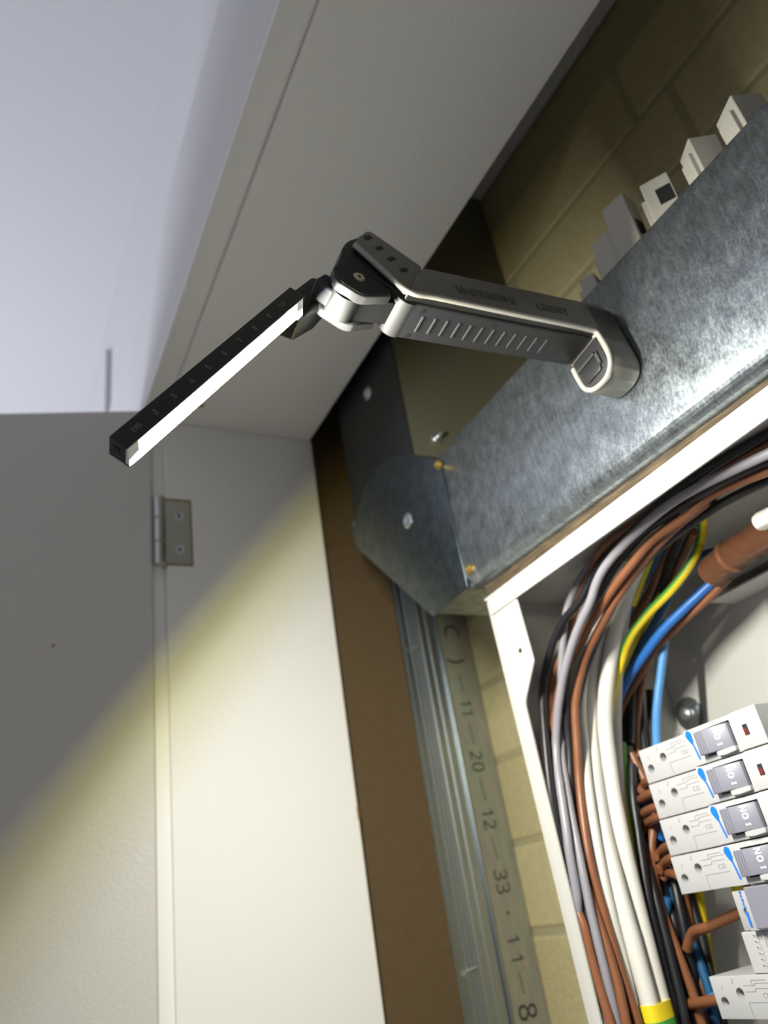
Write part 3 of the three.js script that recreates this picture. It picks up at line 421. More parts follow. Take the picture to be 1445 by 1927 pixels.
  brown_front: [.0025, [[-.1168,.1492,-.3275],[-.1218,.149,-.3274],[-.1269,.1489,-.3273],[-.1319,.1487,-.3272],[-.1369,.1486,-.3272],[-.142,.1484,-.3271],[-.147,.1483,-.327],[-.152,.1482,-.3269],[-.157,.1482,-.3268],[-.1621,.1484,-.3267],[-.167,.1489,-.3265],[-.172,.1498,-.3263],[-.1768,.151,-.3261],[-.1816,.1524,-.3259],[-.1865,.1535,-.3257],[-.1914,.1544,-.3255],[-.1963,.1554,-.3254],[-.2012,.1563,-.3253],[-.2062,.1572,-.3252],[-.2111,.1579,-.3251],[-.216,.1584,-.325],[-.221,.1585,-.3247],[-.2259,.1578,-.3244],[-.2308,.1566,-.3239],[-.2356,.1556,-.3235],[-.2406,.1552,-.3231],[-.2456,.1549,-.3228],[-.2506,.1547,-.3225],[-.2556,.1544,-.3221],[-.2606,.1537,-.3218],[-.2654,.1525,-.3215],[-.2701,.1508,-.3211],[-.2748,.1489,-.3207],[-.2794,.147,-.3204],[-.2841,.1452,-.3202],[-.2887,.1433,-.3199],[-.2934,.1414,-.3197],[-.298,.1394,-.3195],[-.3026,.1373,-.3192],[-.307,.135,-.319],[-.3115,.1325,-.3188],[-.3159,.1301,-.3185],[-.3204,.1277,-.3183],[-.3248,.1253,-.318],[-.3292,.1228,-.3178],[-.3336,.1202,-.3176],[-.3379,.1175,-.3174],[-.3422,.1147,-.3171],[-.3463,.1118,-.3166],[-.3502,.1086,-.316],[-.3538,.105,-.3154],[-.3571,.1011,-.3148],[-.3599,.0969,-.3141],[-.3623,.0925,-.3133],[-.3645,.0879,-.3125],[-.3665,.0833,-.3116],[-.3683,.0785,-.3108],[-.3699,.0737,-.31],[-.371,.0687,-.3092],[-.3717,.0637,-.3084],[-.3718,.0586,-.3076],[-.3715,.0536,-.3067],[-.3711,.0486,-.3058],[-.3705,.0436,-.305],[-.3701,.0386,-.3044],[-.3696,.0337,-.3037],[-.3692,.0287,-.3031],[-.3687,.0237,-.3026],[-.3682,.0187,-.3021],[-.3677,.0137,-.3017],[-.3671,.0087,-.3015],[-.3665,.0037,-.3016],[-.3658,-.0013,-.3019],[-.365,-.0063,-.3022],[-.3644,-.0113,-.3024],[-.3637,-.0164,-.3026],[-.363,-.0214,-.3027],[-.3623,-.0264,-.3027],[-.3616,-.0314,-.3027],[-.3609,-.0364,-.3027],[-.3603,-.0413,-.3026],[-.3599,-.0463,-.3026],[-.3594,-.0513,-.3025],[-.359,-.0563,-.3023],[-.3588,-.0613,-.3019],[-.3587,-.0664,-.3016],[-.3587,-.0715,-.3012],[-.3589,-.0765,-.301],[-.3592,-.0815,-.301],[-.3595,-.0865,-.301],[-.3597,-.0915,-.3012],[-.3599,-.0965,-.3014],[-.3601,-.1015,-.3017],[-.3603,-.1064,-.3019],[-.3605,-.1112,-.3022],[-.3606,-.116,-.3025],[-.3607,-.1206,-.3027],[-.3608,-.1253,-.303],[-.3609,-.13,-.3031],[-.361,-.1347,-.3032],[-.3611,-.1394,-.3033],[-.3611,-.1443,-.3034],[-.3611,-.1492,-.3034]]],
  brown_inner: [.0025, [[-.2273,.1591,-.33],[-.2322,.1583,-.3296],[-.2371,.1576,-.3293],[-.242,.157,-.329],[-.247,.1563,-.3287],[-.2518,.1553,-.3284],[-.2567,.1542,-.3281],[-.2614,.1529,-.3278],[-.2662,.1515,-.3275],[-.2709,.1499,-.3272],[-.2756,.1482,-.3269],[-.2802,.1464,-.3266],[-.2847,.1445,-.3263],[-.2892,.1424,-.326],[-.2937,.1403,-.3257],[-.2981,.138,-.3253],[-.3024,.1356,-.325],[-.3067,.1332,-.3246],[-.3108,.1306,-.3242],[-.3149,.1279,-.3238],[-.319,.1251,-.3234],[-.3231,.1224,-.3231],[-.3271,.1196,-.3227],[-.3311,.1168,-.3224],[-.3349,.1138,-.322],[-.3384,.1104,-.3216],[-.3417,.1068,-.3212],[-.3447,.103,-.3209],[-.3475,.099,-.3204],[-.3501,.095,-.32],[-.3525,.0908,-.3195],[-.3546,.0864,-.3191],[-.3561,.0818,-.3187],[-.3574,.0771,-.3184],[-.3585,.0723,-.3181],[-.3595,.0675,-.3177],[-.3604,.0627,-.3172],[-.3614,.0578,-.3167],[-.3624,.053,-.3162],[-.3632,.0481,-.3156],[-.3637,.0433,-.3148],[-.364,.0384,-.314],[-.364,.0336,-.313],[-.3639,.0288,-.312],[-.3637,.024,-.311],[-.3634,.0193,-.31],[-.3632,.0145,-.3091],[-.3629,.0098,-.3083],[-.3627,.005,-.3076],[-.3625,.0002,-.3073],[-.3624,-.0047,-.3071],[-.3623,-.0095,-.3072],[-.3622,-.0144,-.3073],[-.362,-.0192,-.3074],[-.3619,-.0242,-.3075],[-.3618,-.0292,-.3076],[-.3616,-.0343,-.3077],[-.3615,-.0393,-.3079],[-.3614,-.0444,-.308],[-.3612,-.0494,-.3083],[-.361,-.0544,-.3086],[-.3608,-.0594,-.3089],[-.3606,-.0645,-.3093],[-.3605,-.0695,-.3097],[-.3606,-.0745,-.3103],[-.3608,-.0795,-.3109],[-.3608,-.0844,-.3113],[-.3608,-.0894,-.3115],[-.3608,-.0945,-.3118],[-.3608,-.0995,-.312],[-.3609,-.1046,-.3121],[-.361,-.1097,-.3122],[-.3612,-.1149,-.3121],[-.3613,-.1202,-.3119],[-.3613,-.1255,-.3116],[-.3612,-.131,-.3113],[-.3609,-.1365,-.311],[-.3605,-.142,-.3107],[-.3599,-.1474,-.3105],[-.3594,-.1528,-.3103]]],
  lilac_back: [.0024, [[-.2788,.1634,-.3197],[-.2837,.1635,-.32],[-.2886,.1636,-.3203],[-.2936,.1637,-.3206],[-.2985,.1636,-.321],[-.3033,.1635,-.3217],[-.3082,.1633,-.3225],[-.3131,.1628,-.3235],[-.318,.1618,-.3246],[-.3229,.1605,-.3255],[-.3276,.1586,-.3261],[-.332,.156,-.3258],[-.336,.1527,-.3249],[-.3394,.149,-.3238],[-.3427,.145,-.3231],[-.3455,.1407,-.3225],[-.3481,.1363,-.322],[-.3503,.1317,-.3217],[-.3526,.1272,-.3215],[-.3548,.1227,-.3213],[-.357,.1181,-.3211],[-.3591,.1136,-.3209],[-.361,.1089,-.3207],[-.3627,.1042,-.3203],[-.3641,.0994,-.3196],[-.3651,.0945,-.3188],[-.3659,.0896,-.3179],[-.3665,.0847,-.3168],[-.3669,.0798,-.3157],[-.3673,.075,-.3144],[-.3676,.0701,-.313],[-.3677,.0653,-.3116],[-.3677,.0604,-.3104],[-.3674,.0556,-.3093],[-.3669,.0508,-.3083],[-.3663,.046,-.3073],[-.3657,.0411,-.3063],[-.3652,.0363,-.3054],[-.3647,.0314,-.3045],[-.3642,.0265,-.3037],[-.3637,.0216,-.3029],[-.3632,.0166,-.3022],[-.3627,.0117,-.3014],[-.3622,.0067,-.3007],[-.3618,.0017,-.3],[-.3614,-.0034,-.2994],[-.3613,-.0085,-.299],[-.3613,-.0136,-.2987],[-.3613,-.0187,-.2984],[-.3613,-.0238,-.2982],[-.3612,-.0288,-.2981],[-.3611,-.0338,-.2979],[-.361,-.0388,-.2978],[-.3611,-.0438,-.2979],[-.3612,-.0488,-.298],[-.3615,-.0538,-.2982],[-.3619,-.0588,-.2985],[-.3624,-.0638,-.2988],[-.3629,-.0688,-.2991],[-.3633,-.0738,-.2993],[-.3637,-.0788,-.2994],[-.3639,-.0839,-.2995],[-.3642,-.089,-.2995],[-.3644,-.0942,-.2996],[-.3646,-.0994,-.2996],[-.3648,-.1046,-.2996],[-.3649,-.1099,-.2996],[-.3649,-.1152,-.2995],[-.3648,-.1205,-.2994],[-.3646,-.1258,-.2993],[-.3643,-.1311,-.2992],[-.3639,-.1364,-.2991],[-.3634,-.1416,-.299],[-.363,-.1468,-.299],[-.3624,-.1519,-.299]]],
  black_inner: [.0025, [[-.17,.1508,-.338],[-.1749,.1516,-.3378],[-.1798,.1524,-.3377],[-.1846,.1532,-.3375],[-.1895,.1539,-.3374],[-.1944,.1546,-.3372],[-.1993,.1552,-.337],[-.2043,.1557,-.3369],[-.2092,.1562,-.3367],[-.2141,.1566,-.3365],[-.2191,.1569,-.3364],[-.224,.157,-.3362],[-.229,.1569,-.336],[-.234,.1567,-.3357],[-.239,.1563,-.3355],[-.244,.1559,-.3354],[-.2489,.1556,-.3353],[-.2538,.1551,-.3351],[-.2587,.1547,-.335],[-.2636,.1541,-.3349],[-.2685,.1534,-.3347],[-.2733,.1525,-.3346],[-.2781,.1514,-.3344],[-.2829,.1501,-.3342],[-.2875,.1485,-.334],[-.2921,.1468,-.3337],[-.2967,.1449,-.3334],[-.3012,.1428,-.3331],[-.3056,.1406,-.3327],[-.3099,.1382,-.3322],[-.314,.1355,-.3317],[-.318,.1326,-.3313],[-.3219,.1295,-.3308],[-.3256,.1263,-.3302],[-.3293,.123,-.3298],[-.333,.1198,-.3293],[-.3367,.1164,-.3289],[-.3404,.113,-.3285],[-.3439,.1095,-.328],[-.3472,.1058,-.3275],[-.3503,.1019,-.327],[-.3532,.0978,-.3264],[-.3559,.0937,-.3258],[-.3585,.0894,-.3252],[-.3609,.085,-.3246],[-.3634,.0806,-.3242],[-.3656,.0761,-.3237],[-.3674,.0715,-.3232],[-.3687,.0667,-.3225],[-.3693,.062,-.3215],[-.3694,.0573,-.3204],[-.3694,.0527,-.3192],[-.3693,.048,-.318],[-.3691,.0434,-.3169],[-.3691,.0386,-.3159],[-.369,.0338,-.3151],[-.3689,.029,-.3143],[-.3687,.0241,-.3136],[-.3686,.0192,-.3129],[-.3685,.0143,-.3122],[-.3683,.0094,-.3115],[-.3681,.0045,-.3108],[-.3679,-.0004,-.3102],[-.3677,-.0053,-.3096],[-.3675,-.0103,-.3091],[-.3674,-.0153,-.3086],[-.3673,-.0204,-.3083],[-.3673,-.0255,-.3081],[-.3673,-.0306,-.308],[-.3673,-.0357,-.308],[-.3673,-.0409,-.3079],[-.3671,-.046,-.3079],[-.3668,-.0512,-.3078],[-.3665,-.0563,-.3077],[-.3661,-.0615,-.3076],[-.3658,-.0666,-.3076],[-.3656,-.0717,-.3077],[-.3653,-.0768,-.3079],[-.3647,-.0819,-.308],[-.364,-.087,-.3078],[-.3633,-.0921,-.3076],[-.3626,-.0972,-.3074],[-.3618,-.1022,-.3073],[-.3609,-.1072,-.3074],[-.36,-.1122,-.3075],[-.359,-.1172,-.3079],[-.3581,-.1221,-.3083],[-.3571,-.1268,-.3087],[-.3564,-.1314,-.3092],[-.3558,-.1359,-.3096],[-.3554,-.1404,-.3098],[-.3551,-.145,-.3099],[-.3549,-.1497,-.31]]],
  white_left: [.0034, [[-.296,.1529,-.3376],[-.3,.1501,-.3375],[-.3039,.1474,-.3373],[-.3078,.1446,-.3372],[-.3117,.1418,-.337],[-.3156,.1389,-.3367],[-.3195,.1361,-.3364],[-.3236,.1334,-.3359],[-.3277,.1308,-.3354],[-.3318,.1283,-.3349],[-.3358,.1255,-.3343],[-.3395,.1224,-.3338],[-.343,.119,-.3333],[-.3464,.1155,-.3329],[-.3496,.1119,-.3325],[-.3525,.108,-.3322],[-.3553,.104,-.3319],[-.3577,.0997,-.3316],[-.3598,.0953,-.3314],[-.3617,.0909,-.3311],[-.3633,.0863,-.3308],[-.3647,.0817,-.3305],[-.3656,.077,-.33],[-.3658,.0723,-.3291],[-.3658,.0675,-.328],[-.3656,.0628,-.3266],[-.3653,.058,-.3252],[-.3649,.0532,-.3238],[-.3646,.0483,-.3225],[-.3643,.0435,-.3213],[-.3641,.0385,-.3203],[-.3639,.0335,-.3193],[-.3639,.0285,-.3185],[-.3638,.0235,-.3177],[-.3638,.0185,-.3171],[-.3638,.0134,-.3164],[-.3638,.0084,-.3158],[-.3638,.0034,-.3153],[-.3637,-.0017,-.3147],[-.3636,-.0067,-.3142],[-.3634,-.0117,-.3137],[-.3634,-.0167,-.3134],[-.3634,-.0217,-.3132],[-.3636,-.0267,-.3131],[-.3638,-.0317,-.3132],[-.3641,-.0368,-.3134],[-.3644,-.0418,-.3136],[-.3646,-.0467,-.3137],[-.3648,-.0517,-.3138],[-.365,-.0567,-.3139],[-.3651,-.0617,-.3139],[-.3653,-.0666,-.314],[-.3654,-.0716,-.3141],[-.3653,-.0766,-.3142],[-.3653,-.0816,-.3148],[-.3653,-.0866,-.3153],[-.3652,-.0916,-.3156],[-.3651,-.0966,-.316],[-.365,-.1016,-.3163],[-.3649,-.1065,-.3166],[-.3648,-.1115,-.3169],[-.3646,-.1164,-.3171],[-.3643,-.1213,-.3172],[-.364,-.1262,-.3172],[-.3637,-.1311,-.3171],[-.3632,-.1359,-.3168],[-.3627,-.1408,-.3165],[-.3621,-.1457,-.3162],[-.3615,-.1506,-.3159]]],
  white_mid: [.0048, [[-.2983,.1612,-.3367],[-.3023,.1591,-.3378],[-.3064,.157,-.339],[-.3105,.1549,-.3401],[-.3146,.1527,-.3412],[-.3187,.1505,-.3421],[-.3227,.148,-.3428],[-.3265,.1451,-.3432],[-.3298,.1418,-.343],[-.3327,.1381,-.3424],[-.3357,.1343,-.342],[-.3388,.1306,-.3417],[-.3417,.1268,-.3414],[-.3446,.1228,-.3411],[-.3472,.1187,-.3409],[-.3498,.1145,-.3408],[-.3522,.1102,-.3406],[-.3545,.1059,-.3403],[-.3567,.1014,-.3401],[-.3589,.097,-.3398],[-.3609,.0924,-.3396],[-.363,.0878,-.3393],[-.3649,.0832,-.339],[-.3665,.0784,-.3385],[-.3676,.0734,-.3377],[-.3681,.0685,-.3366],[-.3682,.0635,-.3353],[-.3679,.0586,-.3339],[-.3674,.0538,-.3325],[-.3668,.049,-.3311],[-.3664,.0441,-.3299],[-.3661,.0393,-.3288],[-.3659,.0344,-.3279],[-.3658,.0295,-.3271],[-.3656,.0245,-.3263],[-.3653,.0196,-.3256],[-.365,.0147,-.3249],[-.3645,.0098,-.3243],[-.364,.0049,-.3238],[-.3635,-.0,-.3232],[-.3629,-.0049,-.3227],[-.3624,-.0098,-.3222],[-.3619,-.0147,-.3218],[-.3614,-.0197,-.3214],[-.3609,-.0246,-.3211],[-.3605,-.0295,-.3208],[-.36,-.0344,-.3206],[-.3596,-.0394,-.3203],[-.3593,-.0444,-.32],[-.359,-.0494,-.3198],[-.3588,-.0544,-.3196],[-.3585,-.0594,-.3194],[-.3583,-.0644,-.3192],[-.3582,-.0694,-.319],[-.358,-.0744,-.3187],[-.3578,-.0794,-.3184],[-.3575,-.0844,-.3183],[-.3572,-.0894,-.3184],[-.357,-.0944,-.3185],[-.3569,-.0995,-.3187],[-.3567,-.1045,-.3188],[-.3565,-.1095,-.319],[-.3563,-.1146,-.3193],[-.3561,-.1196,-.3196],[-.3559,-.1246,-.3199],[-.3557,-.1296,-.3203],[-.3556,-.1346,-.3207],[-.3555,-.1397,-.3211],[-.3554,-.1447,-.3215],[-.3553,-.1498,-.3219]]],
  white_right: [.0048, [[-.2876,.16,-.3423],[-.2919,.1583,-.3439],[-.2962,.1566,-.3454],[-.3006,.155,-.3469],[-.305,.1533,-.3484],[-.3093,.1514,-.3497],[-.3135,.149,-.3507],[-.3173,.146,-.3511],[-.3204,.1422,-.3506],[-.3228,.138,-.3495],[-.3252,.1339,-.3483],[-.328,.1299,-.3475],[-.3309,.1259,-.3467],[-.3338,.122,-.346],[-.3366,.1179,-.3452],[-.3392,.1137,-.3446],[-.3416,.1095,-.344],[-.344,.1051,-.3435],[-.3462,.1008,-.343],[-.3483,.0964,-.3425],[-.3504,.0919,-.3421],[-.3525,.0875,-.3419],[-.3544,.083,-.3417],[-.3562,.0784,-.3415],[-.3576,.0738,-.3413],[-.3588,.069,-.3411],[-.3599,.0642,-.341],[-.3608,.0594,-.3409],[-.3616,.0546,-.3406],[-.3622,.0497,-.3401],[-.3625,.0448,-.3393],[-.3624,.04,-.3383],[-.3622,.0351,-.3373],[-.3618,.0302,-.3363],[-.3615,.0253,-.3355],[-.3613,.0203,-.3348],[-.3612,.0153,-.3342],[-.3613,.0103,-.3338],[-.3614,.0053,-.3335],[-.3616,.0002,-.3332],[-.3617,-.0048,-.333],[-.3619,-.0098,-.3328],[-.3619,-.0148,-.3325],[-.3619,-.0198,-.3322],[-.3618,-.0248,-.3318],[-.3617,-.0298,-.3315],[-.3615,-.0347,-.3311],[-.3613,-.0397,-.3308],[-.3611,-.0447,-.3305],[-.361,-.0496,-.3302],[-.3609,-.0546,-.33],[-.3608,-.0595,-.3298],[-.3607,-.0645,-.3295],[-.3604,-.0694,-.3292],[-.36,-.0743,-.3286],[-.3597,-.0793,-.3282],[-.3596,-.0843,-.3281],[-.3594,-.0893,-.3282],[-.3592,-.0943,-.3283],[-.3589,-.0993,-.3285],[-.3586,-.1044,-.3287],[-.3583,-.1094,-.3289],[-.358,-.1145,-.3292],[-.3578,-.1196,-.3295],[-.3576,-.1246,-.3298],[-.3575,-.1297,-.3302],[-.3574,-.1348,-.3306],[-.3573,-.1398,-.331],[-.3572,-.1449,-.3314],[-.3571,-.15,-.3318]]],
  white_grey: [.0038, [[-.3139,.1616,-.357],[-.3176,.1587,-.3584],[-.3213,.1559,-.3598],[-.3249,.1529,-.3612],[-.3283,.1496,-.3621],[-.3313,.1457,-.3625],[-.3339,.1415,-.3624],[-.3361,.1371,-.362],[-.3383,.1327,-.3614],[-.3403,.1282,-.3607],[-.3424,.1238,-.3601],[-.3445,.1194,-.3595],[-.3466,.115,-.359],[-.3488,.1106,-.3585],[-.351,.1062,-.358],[-.3531,.1018,-.3575],[-.3551,.0973,-.3571],[-.3571,.0927,-.3569],[-.3591,.0882,-.3567],[-.3611,.0836,-.3565],[-.3628,.0789,-.3562],[-.3642,.0741,-.3557],[-.3651,.0693,-.3548],[-.3656,.0646,-.3536],[-.3657,.0598,-.3522],[-.3658,.0551,-.3507],[-.3658,.0503,-.3492],[-.366,.0455,-.3478],[-.3663,.0407,-.3465],[-.3665,.0358,-.3452],[-.3667,.0311,-.344],[-.3668,.0263,-.3428],[-.3669,.0216,-.3418],[-.367,.0169,-.341],[-.3671,.0122,-.3405],[-.3672,.0074,-.3401],[-.3673,.0026,-.3398]]],
  white_behind: [.004, [[-.3332,.1607,-.353],[-.3381,.1593,-.3534],[-.343,.1581,-.3538],[-.348,.1567,-.3542],[-.3528,.1551,-.3544],[-.3574,.1529,-.3541],[-.3616,.1501,-.3533],[-.3654,.1469,-.3522],[-.3686,.1433,-.3505],[-.3708,.1393,-.3482],[-.3715,.1353,-.3452],[-.3712,.1316,-.342],[-.3706,.1278,-.3388],[-.3701,.1239,-.3358],[-.3699,.1196,-.3332],[-.37,.115,-.3312],[-.3703,.1103,-.3295],[-.3706,.1055,-.3279],[-.3709,.1006,-.3265],[-.3712,.0958,-.325],[-.3714,.091,-.3235],[-.3715,.0861,-.322],[-.3717,.0813,-.3207],[-.3719,.0764,-.3193],[-.3721,.0715,-.318],[-.3724,.0666,-.3166]]],
  earth_edge: [.0026, [[-.3671,.0654,-.3602],[-.3673,.0605,-.3588],[-.3674,.0557,-.3574],[-.3676,.0508,-.356],[-.3677,.046,-.3546],[-.3678,.0411,-.3532],[-.3677,.0363,-.3519],[-.3676,.0313,-.3506],[-.3674,.0263,-.3494],[-.3673,.0211,-.3484],[-.3672,.016,-.3476],[-.3673,.0108,-.3471],[-.3675,.0057,-.3467],[-.3677,.0006,-.3464],[-.3678,-.0044,-.346],[-.3677,-.0094,-.3455],[-.3675,-.0143,-.3446],[-.3671,-.0192,-.3437],[-.3669,-.0241,-.3428],[-.3667,-.029,-.3421],[-.3666,-.034,-.3417],[-.3666,-.039,-.3415],[-.3665,-.0441,-.3413],[-.3664,-.0491,-.341],[-.3663,-.0542,-.3407],[-.3662,-.0592,-.3404],[-.3661,-.0643,-.34],[-.3661,-.0693,-.3397],[-.3663,-.0743,-.3396],[-.3665,-.0793,-.3397],[-.3664,-.0842,-.3393],[-.3662,-.0892,-.3389],[-.3659,-.0941,-.3388],[-.3657,-.0991,-.339],[-.3654,-.1041,-.3392],[-.3649,-.1092,-.3395],[-.3643,-.1142,-.3399],[-.3636,-.1192,-.3402],[-.3627,-.1242,-.3406],[-.3618,-.1292,-.341],[-.3609,-.1342,-.3413],[-.3601,-.1394,-.3417],[-.3594,-.1446,-.342],[-.3587,-.1498,-.3424]]],
  earth_front: [.0027, [[-.2277,.1648,-.325],[-.2308,.1637,-.329],[-.2339,.1624,-.3329],[-.2371,.1611,-.3368],[-.2403,.1598,-.3406],[-.2435,.1592,-.3445],[-.2467,.1593,-.3484],[-.2501,.1598,-.3523],[-.2535,.1604,-.3561],[-.2569,.1608,-.3598],[-.2605,.1609,-.3634],[-.2643,.1601,-.3665],[-.2676,.1569,-.367],[-.2693,.1529,-.3649],[-.2716,.1492,-.3628],[-.2753,.1461,-.3616],[-.2793,.1434,-.3607],[-.2835,.141,-.3598],[-.2879,.1387,-.3589],[-.2923,.1366,-.358],[-.2969,.1348,-.3572],[-.3015,.1331,-.3564],[-.3062,.1314,-.3555],[-.3106,.1294,-.3546],[-.315,.1271,-.3535],[-.3192,.1247,-.3523],[-.3233,.1221,-.3513],[-.3274,.1192,-.3509],[-.3315,.1163,-.351],[-.3353,.1131,-.3514],[-.339,.1096,-.3514],[-.3424,.1059,-.3512],[-.3457,.102,-.351],[-.3488,.0981,-.3507],[-.3519,.0941,-.3504],[-.3549,.09,-.3502],[-.3577,.0858,-.3499],[-.3602,.0814,-.3497],[-.3628,.077,-.3495]]],
  earth_mid: [.0027, [[-.3207,.1473,-.385],[-.3236,.1439,-.3831],[-.3265,.1406,-.3812],[-.3295,.1373,-.3792],[-.3324,.134,-.3771],[-.3354,.1308,-.3749],[-.3383,.1276,-.3727],[-.3411,.1242,-.3705],[-.3435,.1206,-.3682],[-.3462,.1169,-.3666],[-.3493,.1133,-.3654],[-.3525,.1096,-.3643],[-.3556,.1059,-.3632],[-.3584,.1022,-.3618],[-.3611,.0983,-.3603],[-.3636,.0944,-.3587]]],
  earth_upper: [.0028, [[-.2772,.163,-.3435],[-.281,.163,-.3463],[-.2848,.1631,-.3493],[-.2885,.1633,-.3522],[-.2923,.1633,-.3552],[-.2962,.1631,-.358],[-.3003,.1623,-.3605],[-.3045,.1607,-.3621],[-.3086,.1582,-.3628],[-.3124,.1553,-.3628],[-.3159,.152,-.3626],[-.319,.1485,-.3618],[-.322,.1449,-.3609],[-.325,.1413,-.36]]],
  blue_front: [.0028, [[-.2681,.1439,-.3836],[-.2724,.1412,-.383],[-.2771,.1386,-.3817],[-.2816,.1365,-.3799],[-.286,.1344,-.378],[-.2904,.1323,-.3762],[-.2948,.1303,-.3745],[-.2993,.1282,-.373],[-.3037,.1261,-.3715],[-.3082,.1241,-.3701],[-.3127,.122,-.3689],[-.3171,.1198,-.3679],[-.3216,.1175,-.3672],[-.3261,.1152,-.3667],[-.3305,.1128,-.3663],[-.335,.1103,-.3658],[-.3394,.1079,-.3654],[-.3439,.1054,-.3649],[-.3482,.1028,-.3645],[-.3525,.0999,-.3642],[-.3567,.0969,-.3641],[-.3608,.0938,-.364],[-.3645,.0902,-.3634],[-.3672,.0861,-.3619],[-.3691,.0818,-.3597],[-.3704,.0773,-.3573],[-.3713,.0728,-.355],[-.3719,.068,-.3531],[-.3722,.0632,-.3514],[-.3722,.0584,-.3498],[-.3722,.0536,-.3482],[-.3722,.0487,-.3466]]],
  blue_deep: [.0028, [[-.2651,.1512,-.3782],[-.2695,.1529,-.3778],[-.2743,.1536,-.3774],[-.2793,.1529,-.377],[-.2842,.1513,-.3767],[-.289,.1494,-.3764],[-.2938,.1473,-.3762],[-.2986,.1451,-.376],[-.3033,.1428,-.3758],[-.3079,.1402,-.3756],[-.3124,.1374,-.3754],[-.3168,.1345,-.3753],[-.3213,.1316,-.3752],[-.3257,.1288,-.3751],[-.3303,.1261,-.3749],[-.3349,.1234,-.3748],[-.3394,.1206,-.3746],[-.3439,.1179,-.3744],[-.3485,.1153,-.3743],[-.3531,.1125,-.3741],[-.3575,.1095,-.3739],[-.3616,.1062,-.3732],[-.3649,.1023,-.3719],[-.3674,.098,-.3701],[-.3692,.0936,-.3679],[-.371,.0892,-.3657],[-.3729,.0848,-.3636]]],
  brown_thin: [.0022, [[-.2691,.1367,-.3835],[-.2737,.1347,-.3828],[-.2784,.1328,-.382],[-.2832,.131,-.3813],[-.2881,.1293,-.3805],[-.293,.1277,-.3798],[-.2979,.1262,-.3791],[-.3028,.1247,-.3785],[-.3077,.1231,-.3778],[-.3125,.1213,-.3772],[-.3173,.1196,-.3766],[-.3221,.1178,-.376],[-.3268,.1159,-.3755],[-.3316,.1138,-.3752],[-.3362,.1116,-.3751],[-.3407,.1092,-.3751],[-.3452,.1066,-.3752],[-.3495,.1039,-.3753],[-.3539,.1012,-.3751],[-.3584,.0987,-.3751],[-.3629,.0962,-.3751],[-.3671,.0932,-.3746],[-.3703,.0895,-.3733],[-.3718,.0853,-.3709],[-.3722,.0811,-.368],[-.372,.077,-.365],[-.3716,.0729,-.3621],[-.3712,.0686,-.3594],[-.3712,.0641,-.3571],[-.3713,.0593,-.3553],[-.3714,.0544,-.3538],[-.3715,.0494,-.3526],[-.3715,.0445,-.3513],[-.3716,.0395,-.35]]],
  blue_drop: [.0026, [[-.3264,.1312,-.385],[-.3267,.1265,-.3835],[-.3269,.1218,-.3819],[-.3275,.1171,-.3805],[-.3284,.1124,-.379],[-.3297,.1079,-.3775],[-.331,.1034,-.3759],[-.3322,.0989,-.3743],[-.3333,.0944,-.3726],[-.3345,.0899,-.3709],[-.3355,.0854,-.3692],[-.3363,.0808,-.3674],[-.3368,.0763,-.3654],[-.3369,.0718,-.3634],[-.3367,.0674,-.3612],[-.3363,.0629,-.359],[-.3359,.0585,-.3569],[-.3353,.054,-.3548],[-.3345,.0496,-.3527],[-.3337,.0451,-.3507],[-.3327,.0407,-.3486],[-.3319,.0363,-.3466]]],
  brown_drop: [.0026, [[-.257,.1643,-.343],[-.2612,.1642,-.3458],[-.2653,.1641,-.3486],[-.2694,.164,-.3515],[-.2735,.1639,-.3544],[-.2775,.1638,-.3574],[-.2816,.1637,-.3603],[-.2856,.1637,-.3633],[-.2897,.1636,-.3663],[-.2939,.1635,-.3692],[-.2981,.1633,-.3719],[-.3024,.1628,-.3744],[-.3067,.162,-.3767],[-.311,.161,-.3789],[-.3154,.1596,-.3808],[-.3198,.1579,-.3826],[-.3241,.1559,-.384],[-.3284,.1535,-.3846],[-.3319,.1503,-.3831],[-.3339,.1469,-.3802],[-.3359,.1434,-.3774],[-.3383,.1396,-.3753],[-.3407,.1357,-.3733],[-.343,.1318,-.3714],[-.3454,.1279,-.3695]]],
  brown_drop2: [.0024, [[-.2571,.1584,-.352],[-.261,.1584,-.3549],[-.2649,.1585,-.3579],[-.2688,.1586,-.3608],[-.2727,.1588,-.3637],[-.2767,.1589,-.3667],[-.2806,.159,-.3696],[-.2846,.159,-.3724],[-.2887,.159,-.3753],[-.2928,.1589,-.378],[-.297,.1585,-.3807],[-.3011,.1578,-.3832],[-.3053,.1568,-.3857],[-.3094,.1555,-.388],[-.3134,.1539,-.3901],[-.3175,.152,-.3919],[-.3215,.1498,-.3935],[-.3255,.1473,-.3946],[-.3292,.1443,-.3952],[-.3327,.141,-.3951],[-.3359,.1374,-.3946],[-.3389,.1336,-.3939],[-.3419,.1298,-.3931],[-.3449,.1261,-.3925],[-.3481,.1224,-.3921],[-.3513,.1188,-.3919],[-.3545,.1151,-.3916],[-.3576,.1114,-.3912],[-.3604,.1075,-.3906],[-.3628,.1033,-.3898],[-.3646,.099,-.3885],[-.3659,.0945,-.3867],[-.3667,.0901,-.3847],[-.3674,.0857,-.3827],[-.368,.0812,-.3806],[-.3686,.0766,-.3787],[-.3691,.0719,-.3771],[-.3697,.0671,-.3757],[-.3701,.0622,-.3745],[-.3703,.0573,-.3734],[-.3704,.0523,-.3725],[-.3705,.0474,-.3716],[-.3705,.0424,-.3707],[-.3706,.0375,-.3698]]],
